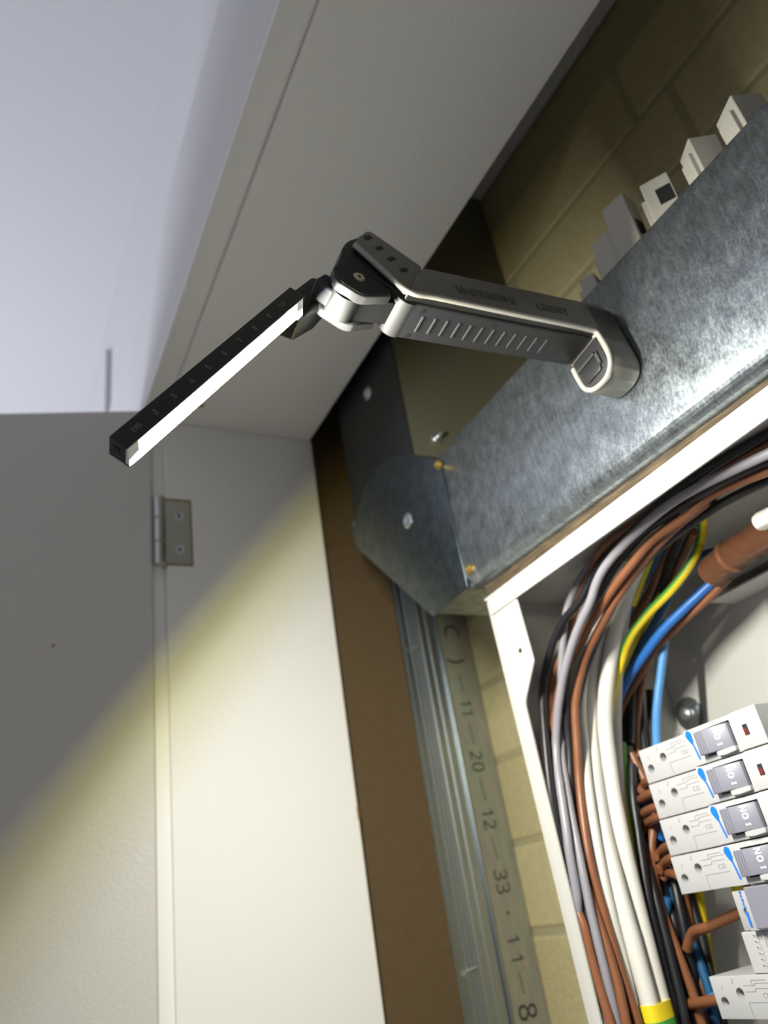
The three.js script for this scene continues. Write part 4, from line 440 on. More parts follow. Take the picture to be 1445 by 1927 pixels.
  blue_dark: [.0026, [[-.2503,.1637,-.333],[-.2545,.1636,-.3354],[-.2587,.1636,-.3378],[-.2629,.1635,-.3404],[-.2669,.1635,-.3432],[-.271,.1634,-.346],[-.275,.1634,-.3489],[-.2789,.1635,-.3518],[-.2828,.1635,-.3548],[-.2867,.1636,-.3578],[-.2907,.1635,-.3607],[-.2947,.1635,-.3636],[-.2988,.1633,-.3663],[-.303,.163,-.3688],[-.3073,.1626,-.3712],[-.3117,.1621,-.3734],[-.3162,.1614,-.3755],[-.3207,.1607,-.3776],[-.3252,.1598,-.3795],[-.3298,.1589,-.3814],[-.3344,.1578,-.3831],[-.339,.1566,-.3846],[-.3434,.1548,-.3858],[-.3465,.1514,-.3848],[-.3476,.1472,-.3827],[-.3492,.1426,-.3817],[-.3504,.1379,-.3809],[-.3516,.1332,-.38]]],
  blue_low: [.0024, [[-.3617,-.0221,-.3559],[-.3637,-.0269,-.3548],[-.3659,-.0318,-.3541],[-.3676,-.0366,-.354],[-.3688,-.0414,-.3543],[-.3696,-.0464,-.3549],[-.37,-.0514,-.3559],[-.37,-.0566,-.3572],[-.3695,-.0617,-.3586],[-.3688,-.0667,-.3602],[-.3678,-.0717,-.3617],[-.3667,-.0766,-.3627],[-.3658,-.0814,-.3637],[-.365,-.0863,-.3642],[-.3644,-.0912,-.3644],[-.3638,-.096,-.3646],[-.3633,-.1008,-.3648],[-.3627,-.1056,-.365],[-.3622,-.1104,-.3652],[-.3617,-.1152,-.3653],[-.3611,-.12,-.3654],[-.3606,-.1248,-.3655],[-.3601,-.1296,-.3656],[-.3596,-.1344,-.3657],[-.359,-.1393,-.3658],[-.3585,-.1441,-.3658],[-.3579,-.149,-.3659]]],
  brown_low: [.0024, [[-.361,-.0154,-.3691],[-.3613,-.0199,-.3691],[-.3618,-.0245,-.3689],[-.3623,-.0291,-.3686],[-.3628,-.0339,-.3683],[-.3633,-.0387,-.3681],[-.3637,-.0437,-.3678],[-.364,-.0487,-.3674],[-.3639,-.0538,-.3663],[-.3636,-.0589,-.3649],[-.3632,-.0638,-.3634],[-.363,-.0688,-.3622],[-.3628,-.0737,-.3612],[-.3629,-.0787,-.3601],[-.3626,-.0836,-.3587],[-.3618,-.0884,-.3566],[-.3611,-.0934,-.3559],[-.3604,-.0984,-.3556],[-.3596,-.1034,-.3556],[-.3588,-.1084,-.3557],[-.358,-.1134,-.3558],[-.3574,-.1184,-.3559],[-.3568,-.1235,-.356],[-.3563,-.1287,-.356],[-.3559,-.1338,-.3561],[-.3555,-.139,-.3561],[-.3551,-.1442,-.3562],[-.3548,-.1494,-.3563]]],
  earth_low: [.003, [[-.3593,-.0117,-.3804],[-.3603,-.0166,-.3804],[-.3614,-.0215,-.3804],[-.3623,-.0265,-.3802],[-.3632,-.0314,-.3799],[-.364,-.0363,-.3794],[-.3645,-.0413,-.3788],[-.3646,-.0461,-.3777],[-.3645,-.051,-.3765],[-.3645,-.0558,-.3755],[-.3645,-.0607,-.3744],[-.3645,-.0654,-.3731],[-.3643,-.0695,-.3706],[-.364,-.0745,-.37],[-.3638,-.0795,-.3699],[-.3635,-.0846,-.3699],[-.3633,-.0896,-.3701],[-.3631,-.0946,-.3703],[-.3628,-.0996,-.3705],[-.3626,-.1047,-.3708],[-.3624,-.1097,-.371],[-.3621,-.1148,-.3711],[-.3619,-.1199,-.3712],[-.3617,-.1249,-.3713],[-.3614,-.13,-.3713],[-.3612,-.1351,-.3713],[-.3609,-.1401,-.3713],[-.3606,-.1452,-.3712],[-.3603,-.1502,-.3711]]],
  black_low: [.0026, [[-.3747,.0163,-.3664],[-.3738,.0111,-.3646],[-.373,.0059,-.3628],[-.3722,.0007,-.3611],[-.3713,-.0045,-.3595],[-.3703,-.0097,-.3583],[-.3689,-.0149,-.3578],[-.3676,-.0199,-.358],[-.3662,-.0249,-.3584],[-.3651,-.0299,-.3585],[-.3643,-.0349,-.3576],[-.3641,-.0398,-.3561],[-.3644,-.0445,-.3543],[-.3648,-.0491,-.3525],[-.3649,-.0538,-.3507],[-.3647,-.0585,-.3489],[-.3645,-.0632,-.3472],[-.3643,-.068,-.3456],[-.3639,-.0728,-.3444],[-.3632,-.0777,-.3441],[-.3623,-.0827,-.3447],[-.3613,-.0877,-.3453],[-.3602,-.0928,-.3457],[-.3592,-.098,-.346],[-.3584,-.1031,-.3461],[-.3578,-.1083,-.3461],[-.3574,-.1135,-.3462],[-.3572,-.1187,-.3464],[-.3572,-.1239,-.3466],[-.3571,-.129,-.3468],[-.3571,-.1342,-.3471],[-.3571,-.1393,-.3474],[-.3571,-.1444,-.3477],[-.357,-.1495,-.348]]],
  blue_dark2: [.0026, [[-.3676,.0396,-.3657],[-.3683,.0344,-.3659],[-.3689,.0292,-.3661],[-.3693,.0241,-.3664],[-.3696,.019,-.3668],[-.3695,.014,-.3671],[-.3693,.009,-.3675],[-.3688,.004,-.3678],[-.3681,-.0009,-.3679],[-.3674,-.0059,-.3678],[-.3665,-.011,-.3674],[-.3657,-.0159,-.3664],[-.3649,-.0209,-.3652],[-.3643,-.0259,-.3643],[-.3637,-.0309,-.3638],[-.363,-.0358,-.3635],[-.3622,-.0408,-.3635],[-.3614,-.0457,-.3636],[-.3605,-.0506,-.3636],[-.3596,-.0556,-.3634],[-.3589,-.0607,-.363],[-.3583,-.0659,-.3626],[-.3579,-.0711,-.3622],[-.3578,-.0762,-.3615],[-.3581,-.0812,-.3604],[-.3584,-.0862,-.3602],[-.3588,-.0912,-.3602],[-.3592,-.0961,-.3603],[-.3597,-.101,-.3603],[-.3601,-.106,-.3603],[-.3603,-.1109,-.3601],[-.3605,-.1157,-.36],[-.3606,-.1204,-.3598],[-.3606,-.1251,-.3595],[-.3606,-.1298,-.3592],[-.3605,-.1345,-.3589],[-.3603,-.1391,-.3586],[-.3602,-.1438,-.3582],[-.36,-.1486,-.3579]]],
  brown_dark2: [.0026, [[-.3664,.0585,-.3647],[-.3653,.0535,-.3649],[-.3642,.0485,-.3652],[-.3631,.0435,-.3654],[-.362,.0385,-.3655],[-.3611,.0334,-.3654],[-.3605,.0283,-.3648],[-.3606,.0234,-.3636],[-.3611,.0186,-.3621],[-.3621,.0137,-.3604],[-.3633,.009,-.3586],[-.3644,.0042,-.3569],[-.3651,-.0009,-.3553],[-.3652,-.0059,-.3541],[-.365,-.0109,-.353],[-.3646,-.0159,-.352],[-.3641,-.0209,-.3511],[-.3635,-.0258,-.3503],[-.3628,-.0308,-.35],[-.3621,-.0358,-.3501],[-.3614,-.0408,-.3501],[-.3607,-.0458,-.3502],[-.3601,-.0508,-.3503],[-.3596,-.0556,-.3505],[-.3592,-.0605,-.3507],[-.3588,-.0653,-.3509],[-.3585,-.0702,-.3509],[-.3582,-.0753,-.3506],[-.3582,-.0804,-.3507],[-.3584,-.0854,-.351],[-.3584,-.0905,-.3511],[-.3584,-.0956,-.3511],[-.3584,-.1007,-.351],[-.3585,-.1058,-.351],[-.3585,-.1109,-.351],[-.3586,-.1161,-.3511],[-.3586,-.1212,-.3513],[-.3586,-.1263,-.3516],[-.3586,-.1314,-.3519],[-.3586,-.1365,-.3521],[-.3586,-.1416,-.3524],[-.3586,-.1467,-.3527],[-.3586,-.1518,-.353]]],
  black_deep0: [.0026, [[-.3638,.142,-.41],[-.3644,.1377,-.4076],[-.365,.1334,-.4051],[-.3656,.1291,-.4026],[-.3662,.1247,-.4002],[-.3667,.1202,-.3979],[-.3671,.1155,-.3959],[-.3676,.1106,-.3944],[-.3682,.1058,-.3931],[-.3688,.101,-.3918],[-.3693,.0962,-.3905],[-.3696,.0914,-.3891],[-.3695,.0866,-.3876],[-.3692,.0818,-.3859],[-.3688,.0772,-.3842],[-.3683,.0726,-.3825],[-.3678,.068,-.3807],[-.3673,.0634,-.379],[-.3669,.0588,-.3774],[-.3665,.0542,-.3758],[-.3661,.0495,-.3743],[-.3657,.0449,-.3729],[-.3653,.0402,-.3716],[-.365,.0355,-.3704],[-.3646,.0308,-.3692],[-.3645,.026,-.368],[-.3645,.0211,-.3668],[-.3648,.0163,-.3655],[-.3653,.0114,-.3645],[-.3659,.0065,-.3637],[-.3665,.0017,-.3632],[-.3671,-.0031,-.3629],[-.3679,-.008,-.3628],[-.3686,-.0129,-.3628],[-.3691,-.018,-.3627],[-.3692,-.0231,-.3624],[-.3689,-.0283,-.3619],[-.3684,-.0334,-.3612],[-.3677,-.0385,-.3603],[-.3668,-.0436,-.3592],[-.3661,-.0486,-.3579],[-.3656,-.0535,-.3563],[-.3654,-.0582,-.3546],[-.3651,-.0629,-.3533],[-.3647,-.0676,-.3525],[-.3641,-.0724,-.3517],[-.3634,-.0775,-.3509],[-.3633,-.0827,-.3505],[-.3634,-.0879,-.3505],[-.3635,-.093,-.3505],[-.3635,-.0981,-.3506],[-.3636,-.1033,-.3507],[-.3636,-.1084,-.3508],[-.3637,-.1135,-.351],[-.3637,-.1186,-.3511],[-.3637,-.1237,-.3513],[-.3637,-.1289,-.3514],[-.3637,-.134,-.3516],[-.3637,-.1391,-.3517],[-.3636,-.1442,-.3518],[-.3636,-.1493,-.3519]]],
  black_deep1: [.0026, [[-.3706,.1248,-.4041],[-.3713,.1209,-.4013],[-.3719,.117,-.3983],[-.3724,.1131,-.3953],[-.3726,.1091,-.3922],[-.3728,.105,-.3892],[-.3729,.1008,-.3862],[-.373,.0966,-.3834],[-.373,.0923,-.3806],[-.3729,.088,-.378],[-.3728,.0836,-.3756],[-.3727,.0791,-.3732],[-.3725,.0746,-.371],[-.3724,.0701,-.3689],[-.3723,.0655,-.3669],[-.3722,.0608,-.3651],[-.372,.0562,-.3632],[-.3718,.0516,-.3614],[-.3715,.0469,-.3597],[-.3711,.0422,-.3581],[-.3708,.0375,-.3566],[-.3703,.0327,-.3553],[-.3695,.0277,-.3543],[-.3685,.0227,-.3535],[-.3674,.0177,-.3529],[-.3665,.0128,-.3523],[-.3657,.0078,-.3515],[-.3649,.0027,-.3507],[-.3642,-.0023,-.3498],[-.3635,-.0073,-.3489],[-.3628,-.0124,-.348],[-.3621,-.0175,-.3472],[-.3615,-.0226,-.3464],[-.361,-.0278,-.3458],[-.3607,-.0331,-.3453],[-.3604,-.0383,-.3448],[-.3601,-.0436,-.3443],[-.3599,-.0488,-.3438],[-.3597,-.054,-.3433],[-.3595,-.0592,-.3428],[-.3593,-.0644,-.3423],[-.3592,-.0696,-.3418],[-.3592,-.0749,-.3412],[-.3598,-.0801,-.3405],[-.3604,-.0854,-.3404],[-.3607,-.0906,-.3406],[-.3611,-.0959,-.3412],[-.3614,-.101,-.3419],[-.3617,-.1061,-.3428],[-.3619,-.1112,-.3438],[-.3621,-.1162,-.3446],[-.3622,-.1212,-.3453],[-.3623,-.1262,-.3458],[-.3623,-.1312,-.3462],[-.3624,-.1362,-.3464],[-.3624,-.1411,-.3465],[-.3624,-.1459,-.3466],[-.3624,-.1508,-.3466]]],
  black_deep2: [.0026, [[-.3703,.0504,-.3811],[-.37,.0458,-.3795],[-.3696,.0411,-.3778],[-.3691,.0365,-.3762],[-.3685,.0318,-.3746],[-.3677,.0271,-.3731],[-.3669,.0223,-.3719],[-.3659,.0174,-.3708],[-.365,.0125,-.3699],[-.3641,.0075,-.3689],[-.3634,.0025,-.3678],[-.3627,-.0025,-.3667],[-.3621,-.0076,-.3656],[-.3615,-.0126,-.3644],[-.361,-.0175,-.3632],[-.3605,-.0225,-.362],[-.3601,-.0275,-.3609],[-.3599,-.0326,-.3601],[-.3599,-.0377,-.3594],[-.3601,-.0427,-.3589],[-.3605,-.0476,-.3587],[-.3611,-.0523,-.3586],[-.3619,-.057,-.3586],[-.363,-.0616,-.3583],[-.3642,-.0662,-.3577],[-.3657,-.0709,-.3574],[-.3668,-.0759,-.3574],[-.3672,-.081,-.3572],[-.3671,-.0861,-.3569],[-.3669,-.0911,-.3567],[-.3668,-.0961,-.3566],[-.3666,-.1011,-.3565],[-.3664,-.1062,-.3565],[-.3662,-.1112,-.3565],[-.3661,-.1162,-.3566],[-.3659,-.1212,-.3566],[-.3658,-.1262,-.3567],[-.3656,-.1312,-.3568],[-.3655,-.1362,-.3569],[-.3653,-.1413,-.3569],[-.3652,-.1463,-.357],[-.365,-.1513,-.3571]]],
  black_deep3: [.0026, [[-.3683,.0566,-.39],[-.368,.0517,-.3889],[-.3676,.0468,-.3878],[-.3673,.0418,-.3867],[-.367,.0369,-.3856],[-.3666,.032,-.3845],[-.3663,.027,-.3834],[-.366,.0221,-.3824],[-.3656,.0171,-.3815],[-.3653,.0121,-.3807],[-.365,.0071,-.3798],[-.3647,.0021,-.379],[-.3643,-.0028,-.3782],[-.3641,-.0077,-.3773],[-.3638,-.0126,-.3764],[-.3636,-.0174,-.3755],[-.3633,-.0222,-.3747],[-.3629,-.027,-.3741],[-.3626,-.0319,-.3735],[-.3622,-.0367,-.373],[-.3618,-.0415,-.3725],[-.3614,-.0464,-.372],[-.3611,-.0511,-.3714],[-.3607,-.0559,-.3706],[-.3603,-.0605,-.3695],[-.3598,-.0652,-.3684],[-.3594,-.0698,-.3673],[-.359,-.0747,-.3666],[-.3585,-.0796,-.366],[-.3581,-.0845,-.3656],[-.3577,-.0895,-.3654],[-.3573,-.0945,-.3652],[-.3569,-.0996,-.3649],[-.3566,-.1047,-.3645],[-.3564,-.1099,-.3641],[-.3562,-.1151,-.3636],[-.3561,-.1203,-.3632],[-.356,-.1255,-.3628],[-.3559,-.1307,-.3624],[-.3559,-.1359,-.362],[-.356,-.1411,-.3617],[-.3561,-.1463,-.3614],[-.3563,-.1514,-.3612]]],
  black_deep4: [.0026, [[-.3635,.0513,-.36],[-.3634,.0469,-.3581],[-.3632,.0425,-.3563],[-.363,.0381,-.3544],[-.3628,.0335,-.3527],[-.3626,.0286,-.3513],[-.3624,.0236,-.3501],[-.3622,.0187,-.349],[-.3621,.0137,-.348],[-.362,.0088,-.3468],[-.3619,.0038,-.3457],[-.3618,-.0011,-.3447],[-.3617,-.006,-.3436],[-.3616,-.011,-.3426],[-.3616,-.016,-.3418],[-.3616,-.021,-.341],[-.3617,-.026,-.3405],[-.3617,-.0311,-.3401],[-.3618,-.0362,-.3397],[-.3618,-.0413,-.3394],[-.3618,-.0463,-.339],[-.3618,-.0514,-.3387],[-.3617,-.0565,-.3383],[-.3616,-.0615,-.3379],[-.3616,-.0666,-.3376],[-.3616,-.0717,-.3372],[-.3617,-.0767,-.3363],[-.3619,-.0816,-.3352],[-.362,-.0866,-.3351],[-.362,-.0917,-.3352],[-.3621,-.0967,-.3352],[-.3621,-.1017,-.3353],[-.3621,-.1068,-.3353],[-.3621,-.1118,-.3353],[-.3622,-.1168,-.3354],[-.3622,-.1218,-.3355],[-.3623,-.1268,-.3357],[-.3623,-.1317,-.336],[-.3624,-.1365,-.3364],[-.3623,-.1413,-.3369],[-.3623,-.146,-.3374],[-.3621,-.1507,-.3379]]],
  black_deep5: [.0026, [[-.369,.0983,-.4],[-.3686,.0938,-.3981],[-.3683,.0894,-.3961],[-.3679,.085,-.3941],[-.3675,.0805,-.3921],[-.3671,.0761,-.3901],[-.3668,.0716,-.3881],[-.3664,.0671,-.3863],[-.366,.0626,-.3845],[-.3657,.058,-.3829],[-.3654,.0533,-.3815],[-.365,.0485,-.3802],[-.3647,.0437,-.3793],[-.3645,.0388,-.3785],[-.3644,.0339,-.3779],[-.3645,.029,-.3773],[-.3646,.0241,-.3767],[-.3649,.0192,-.3761],[-.3652,.0144,-.3754],[-.3656,.0096,-.3748],[-.3659,.0049,-.3742],[-.3663,.0001,-.3737],[-.3666,-.0048,-.3733],[-.3669,-.0097,-.3728],[-.3672,-.0146,-.3722],[-.3675,-.0196,-.3715],[-.3678,-.0246,-.3709],[-.3682,-.0296,-.3703],[-.3685,-.0346,-.3698],[-.3688,-.0395,-.3692],[-.3691,-.0445,-.3686],[-.3694,-.0495,-.3681],[-.3697,-.0544,-.3673],[-.37,-.0593,-.3665],[-.3702,-.0643,-.366],[-.3704,-.0693,-.3657],[-.3706,-.0743,-.3655],[-.3705,-.0794,-.3652],[-.3701,-.0845,-.3649],[-.3696,-.0896,-.3645],[-.3691,-.0947,-.3643],[-.3686,-.0997,-.364],[-.368,-.1048,-.3638],[-.3674,-.1099,-.3636],[-.3668,-.115,-.3635],[-.3662,-.12,-.3634],[-.3656,-.1251,-.3633],[-.365,-.1302,-.3632],[-.3643,-.1353,-.3631],[-.3637,-.1403,-.363],[-.363,-.1454,-.3629],[-.3622,-.1504,-.3628]]],
  black_deep6: [.0026, [[-.2329,.1648,-.34],[-.2378,.1647,-.3412],[-.2428,.1641,-.3423],[-.2477,.1629,-.3434],[-.2525,.1616,-.345],[-.2571,.1605,-.347],[-.2617,.1598,-.3492],[-.266,.1594,-.3518],[-.2703,.1592,-.3544],[-.2744,.1591,-.3572],[-.2785,.1589,-.3601],[-.2826,.1588,-.363],[-.2866,.1587,-.3658],[-.2907,.1584,-.3686],[-.2947,.1582,-.3715],[-.2987,.1581,-.3744],[-.3026,.1579,-.3774],[-.3066,.1578,-.3803],[-.3105,.1576,-.3832],[-.3145,.1574,-.386],[-.3185,.1572,-.3886],[-.3226,.1567,-.3912],[-.3267,.156,-.3935],[-.3308,.1548,-.3956],[-.3349,.153,-.3971],[-.3388,.1505,-.3979],[-.3423,.1473,-.398],[-.3455,.1437,-.3974],[-.3482,.14,-.3965],[-.3508,.1361,-.3954],[-.3533,.1321,-.3944],[-.3558,.1282,-.3935],[-.3584,.1243,-.3927],[-.3609,.1203,-.3918],[-.3631,.1161,-.3908],[-.3649,.1119,-.3895],[-.3664,.1076,-.388],[-.3674,.1032,-.3862],[-.3679,.0988,-.3841],[-.368,.0945,-.3818],[-.368,.0901,-.3795],[-.3678,.0858,-.3772],[-.3675,.0814,-.375],[-.3672,.0771,-.3727],[-.3668,.0728,-.3705],[-.3666,.0684,-.3683],[-.3664,.0641,-.3661]]],
  black_deep7: [.0026, [[-.2346,.1647,-.35],[-.2394,.1646,-.3494],[-.2442,.1644,-.3486],[-.2491,.1642,-.3487],[-.2539,.1639,-.35],[-.2585,.1637,-.3519],[-.263,.1635,-.3543],[-.2674,.1633,-.3569],[-.2716,.1632,-.3598],[-.2759,.1631,-.3627],[-.28,.1631,-.3657],[-.2842,.1631,-.3687],[-.2881,.1632,-.3718],[-.2921,.1633,-.375],[-.2959,.1633,-.3782],[-.2998,.1633,-.3815],[-.3036,.1633,-.3847],[-.3074,.1632,-.388],[-.3113,.1631,-.3912],[-.3152,.163,-.3944],[-.3192,.1626,-.3975],[-.3233,.162,-.4004],[-.3275,.161,-.4031],[-.3318,.1591,-.4051],[-.336,.1566,-.4064],[-.3399,.1533,-.4069],[-.3434,.1496,-.4068],[-.3466,.1457,-.4063],[-.3497,.1416,-.4056],[-.3527,.1376,-.4051],[-.3558,.1335,-.4047],[-.3586,.1292,-.4041],[-.3611,.1249,-.4034],[-.3636,.1204,-.4025],[-.366,.1161,-.4013],[-.3686,.112,-.3998],[-.3712,.1081,-.398]]],
  tail0: [.0025, [[-.3585,.0359,-.3565],[-.361,.0374,-.3603],[-.3582,.0383,-.3594],[-.3551,.0384,-.3569],[-.352,.0385,-.3543],[-.3489,.0386,-.3517],[-.3456,.0386,-.3492],[-.3423,.0386,-.3469],[-.3388,.0384,-.3448],[-.3354,.0382,-.3427]]],
  tail1: [.0025, [[-.3748,.0294,-.3547],[-.3736,.0305,-.3595],[-.368,.0306,-.3587],[-.3629,.0307,-.3566],[-.358,.0309,-.3542],[-.3532,.0313,-.3517],[-.3484,.0316,-.3493],[-.3434,.0318,-.3471],[-.3385,.0319,-.3451],[-.3335,.032,-.343]]],
  tail2: [.0025, [[-.3728,.0192,-.3537],[-.3734,.0211,-.3585],[-.3686,.0222,-.3585],[-.3636,.0228,-.3564],[-.3587,.0232,-.3541],[-.3539,.0236,-.3516],[-.349,.0239,-.3493],[-.3441,.024,-.3471],[-.3392,.024,-.345],[-.3342,.024,-.343]]],
  tail3: [.0025, [[-.3673,.0145,-.3575],[-.3692,.0162,-.3609],[-.3655,.0174,-.3595],[-.3611,.0178,-.3568],[-.3566,.0181,-.3542],[-.3521,.0183,-.3517],[-.3476,.0185,-.3493],[-.343,.0186,-.3471],[-.3383,.0186,-.3451],[-.3336,.0185,-.343]]],
  tail4: [.0025, [[-.36,-.0008,-.3532],[-.3615,.0004,-.3582],[-.3575,.0014,-.357],[-.3538,.002,-.3545],[-.3501,.0025,-.352],[-.3463,.0029,-.3496],[-.3424,.0033,-.3473],[-.3385,.0035,-.3452],[-.3345,.0037,-.343]]],
  tail5: [.0025, [[-.3602,-.0081,-.3533],[-.3607,-.006,-.3571],[-.3569,-.005,-.3554],[-.3532,-.0043,-.3532],[-.3495,-.0037,-.351],[-.3458,-.0032,-.3488],[-.3419,-.0028,-.3468],[-.338,-.0026,-.3449],[-.334,-.0023,-.343]]],
  tail6: [.0025, [[-.364,-.0123,-.3584],[-.3611,-.0104,-.3597],[-.3567,-.0103,-.3569],[-.3525,-.0103,-.3539],[-.3483,-.0104,-.3509],[-.3441,-.0107,-.3481],[-.3397,-.0113,-.3455],[-.3353,-.0122,-.343]]],
  tail_long: [.0027, [[-.3569,-.0478,-.3542],[-.354,-.0447,-.3538],[-.3509,-.0418,-.3535],[-.3473,-.0397,-.3528],[-.3433,-.0388,-.3518],[-.3391,-.0383,-.3508],[-.335,-.0377,-.35],[-.3307,-.0369,-.3494],[-.3265,-.036,-.3489],[-.3222,-.035,-.3485],[-.3179,-.0341,-.348],[-.3136,-.0332,-.3473],[-.3093,-.0323,-.3466],[-.305,-.0314,-.3458],[-.3007,-.0305,-.345]]],
  tail_bottom: [.0026, [[-.3689,-.0754,-.3445],[-.368,-.0738,-.3481],[-.3622,-.0725,-.348],[-.3566,-.0719,-.3466],[-.3515,-.0712,-.3457],[-.3465,-.0705,-.3451],[-.3415,-.0698,-.3444],[-.3365,-.0692,-.3437],[-.3315,-.0685,-.343]]],
  tail_bottom_blue: [.0026, [[-.3672,-.0799,-.3475],[-.3671,-.078,-.3526],[-.3631,-.0754,-.3558],[-.3573,-.0734,-.3555],[-.3521,-.0717,-.3545],[-.3469,-.0702,-.3531],[-.3417,-.0689,-.3516],[-.3365,-.0676,-.35]]],
  tail_blue0: [.0026, [[-.3662,.0262,-.3617],[-.3633,.03,-.3618],[-.3589,.032,-.3604],[-.3543,.0328,-.3583],[-.3498,.0334,-.356],[-.3454,.0339,-.3536],[-.3409,.0345,-.3513]]],
  tail_blue1: [.0026, [[-.3605,.0084,-.3635],[-.3576,.0111,-.363],[-.3543,.0123,-.3609],[-.351,.0129,-.3584],[-.3477,.0134,-.3557],[-.3445,.0139,-.353],[-.3412,.0144,-.3504]]],
  tail_blue2: [.0026, [[-.3597,-.0034,-.3619],[-.3569,-.0009,-.3621],[-.3534,-.0004,-.3601],[-.3499,-.0002,-.3578],[-.3464,-.0001,-.3555],[-.3429,.0,-.3531],[-.3394,.0002,-.3508]]],
  sleeve: [.0095, [[-.2716,.1398,-.372],[-.2668,.1405,-.3714],[-.2621,.1413,-.3708],[-.2573,.1419,-.3701],[-.2525,.1422,-.3695],[-.2477,.1423,-.3688],[-.2428,.1424,-.3682],[-.238,.1425,-.3678],[-.2331,.1427,-.3675],[-.2283,.1429,-.3672],[-.2234,.1429,-.367],[-.2186,.1427,-.3668],[-.2137,.1425,-.3666],[-.2089,.1423,-.3665],[-.204,.142,-.3663],[-.1992,.1417,-.3662],[-.1943,.1415,-.366]]],
  stub_white: [.005, [[-.2198,.1437,-.35],[-.2148,.1433,-.35],[-.2097,.143,-.35],[-.2047,.1427,-.35],[-.1996,.1425,-.35],[-.1946,.1422,-.35]]],
};
function cable(key, colour, label, group, opts = {}) {
  let [r, pts] = paths[key]; pts = pts.map(p => p.slice());
  const l = pts[pts.length - 1], f = pts[0];
  if (l[1] < -0.07 && !opts.stub) pts.push([l[0] + 0.006, -0.20, l[2] - 0.004], [l[0] + 0.014, -0.42, l[2] - 0.008]);
  if (f[0] > -0.17 && !opts.stub) pts.unshift([f[0] + 0.07, f[1] + 0.002, f[2] - 0.002], [f[0] + 0.03, f[1] + 0.001, f[2] - 0.001]);
  const geo = capped(pts, r, colour === 'earth', opts.turn || 0); if (colour !== 'earth' && geo.attributes.color) geo.deleteAttribute('color');
  return solo('cable', geo, M.pvc[colour], label, 'cable', group);
}
const G = 'cables looping round the corner of the board';
cable('lilac_front', 'grey', 'long pale lilac-grey cable, frontmost in the bend under the top edge', G);
cable('brown_upper', 'brown', 'long orange-brown cable highest in the bend, running just under the top edge', G);
cable('black_left', 'black', 'long black cable nearest the left edge of the board', G);
cable('black_front', 'black', 'long black cable lying directly below the lilac-grey one in the bend', G);
cable('brown_front', 'brown', 'long brown cable on the inner side of the bend, below the black one', G);
cable('brown_inner', 'brown', 'brown cable running down just left of the thick white cables', G);
cable('lilac_back', 'grey', 'lilac-grey cable behind the black one at the top left corner of the board', G);
cable('black_inner', 'black', 'black cable running down against the left thin white cable', G);
cable('white_left', 'white', 'thinner white cable leftmost of the white cables', G);
cable('white_mid', 'white', 'thick white cable in the middle, left one in the yellow tape', G);
cable('white_right', 'white', 'thick white cable on the right, right one in the yellow tape', G);
cable('white_grey', 'white', 'shaded white cable behind the right thick white cable', G);
cable('white_behind', 'white', 'short run of white cable showing between the black and brown bends', G);
cable('earth_edge', 'earth', 'green and yellow cable along the right edge of the thick white cables', G, { turn: 0.62 });
cable('earth_front', 'earth', 'green and yellow cable hanging in a long curve from the top edge', G, { turn: 0.62 });
cable('earth_mid', 'earth', 'yellow and green cable crossing under the long curved earth cable', G, { turn: 0.1 });
cable('earth_upper', 'earth', 'short green and yellow cable showing above the thick white cables', G, { turn: 0.7 });
cable('blue_front', 'blue', 'bright blue cable running down left from the brown sleeve, lower one', G);
cable('blue_deep', 'deepblue', 'darker blue cable running from the brown sleeve, upper one', G);
cable('brown_thin', 'brown', 'thin brown cable just below the bright blue one from the sleeve', G);
cable('blue_drop', 'sky', 'light blue cable dropping straight to the top breaker', G);
cable('brown_drop', 'brown', 'dark brown cable in the shade at the top, left of the hanging earth cable', G);
cable('brown_drop2', 'brown', 'dark brown cable deep behind the blue cables', G);
cable('blue_dark', 'deepblue', 'dark blue cable deep in the shade at the top of the board', G);
cable('blue_low', 'deepblue', 'dark blue cable slanting down to the lone lower breaker', G);
cable('brown_low', 'brown', 'dark brown cable deep behind, left of the lower earth cable', G);
cable('earth_low', 'earth', 'yellow and green cable behind the breakers, crossed by a brown tail', G, { turn: 0.05 });
cable('black_low', 'black', 'black cable deep in the shade below the upper stack of breakers', G);
cable('blue_dark2', 'deepblue', 'dark blue cable deep in the shade behind the brown tails', G);
cable('brown_dark2', 'brown', 'dark brown cable furthest back beside the thick white cables', G);
for (let i = 0; i < 8; i++) cable('black_deep' + i, 'black', 'black cable added to darken the gap between the white cables and the breakers', 'black cables added to darken the board');  // extra black cables added to darken the depth of the board
const ord = ['topmost', 'second', 'third', 'fourth', 'fifth', 'sixth', 'seventh and lowest'];
for (let i = 0; i < 7; i++) cable('tail' + i, 'brown', `${ord[i]} short brown tail entering the upper stack of breakers`, 'brown tails into the breakers', { stub: true });
cable('tail_long', 'brown', 'long brown tail entering the module with the broad grey switch', 'brown tails into the breakers', { stub: true });
cable('tail_bottom', 'brown', 'brown tail entering the lone lower breaker', 'brown tails into the breakers', { stub: true });
cable('tail_bottom_blue', 'sky', 'light blue tail entering the lone lower breaker', 'blue tails into the breakers', { stub: true });
cable('tail_blue0', 'blue', 'blue tail between the top brown tails of the upper stack', 'blue tails into the breakers', { stub: true });
cable('tail_blue1', 'blue', 'blue tail under the fourth brown tail of the upper stack', 'blue tails into the breakers', { stub: true });
cable('tail_blue2', 'blue', 'blue tail beside the two lowest brown tails of the upper stack', 'blue tails into the breakers', { stub: true });
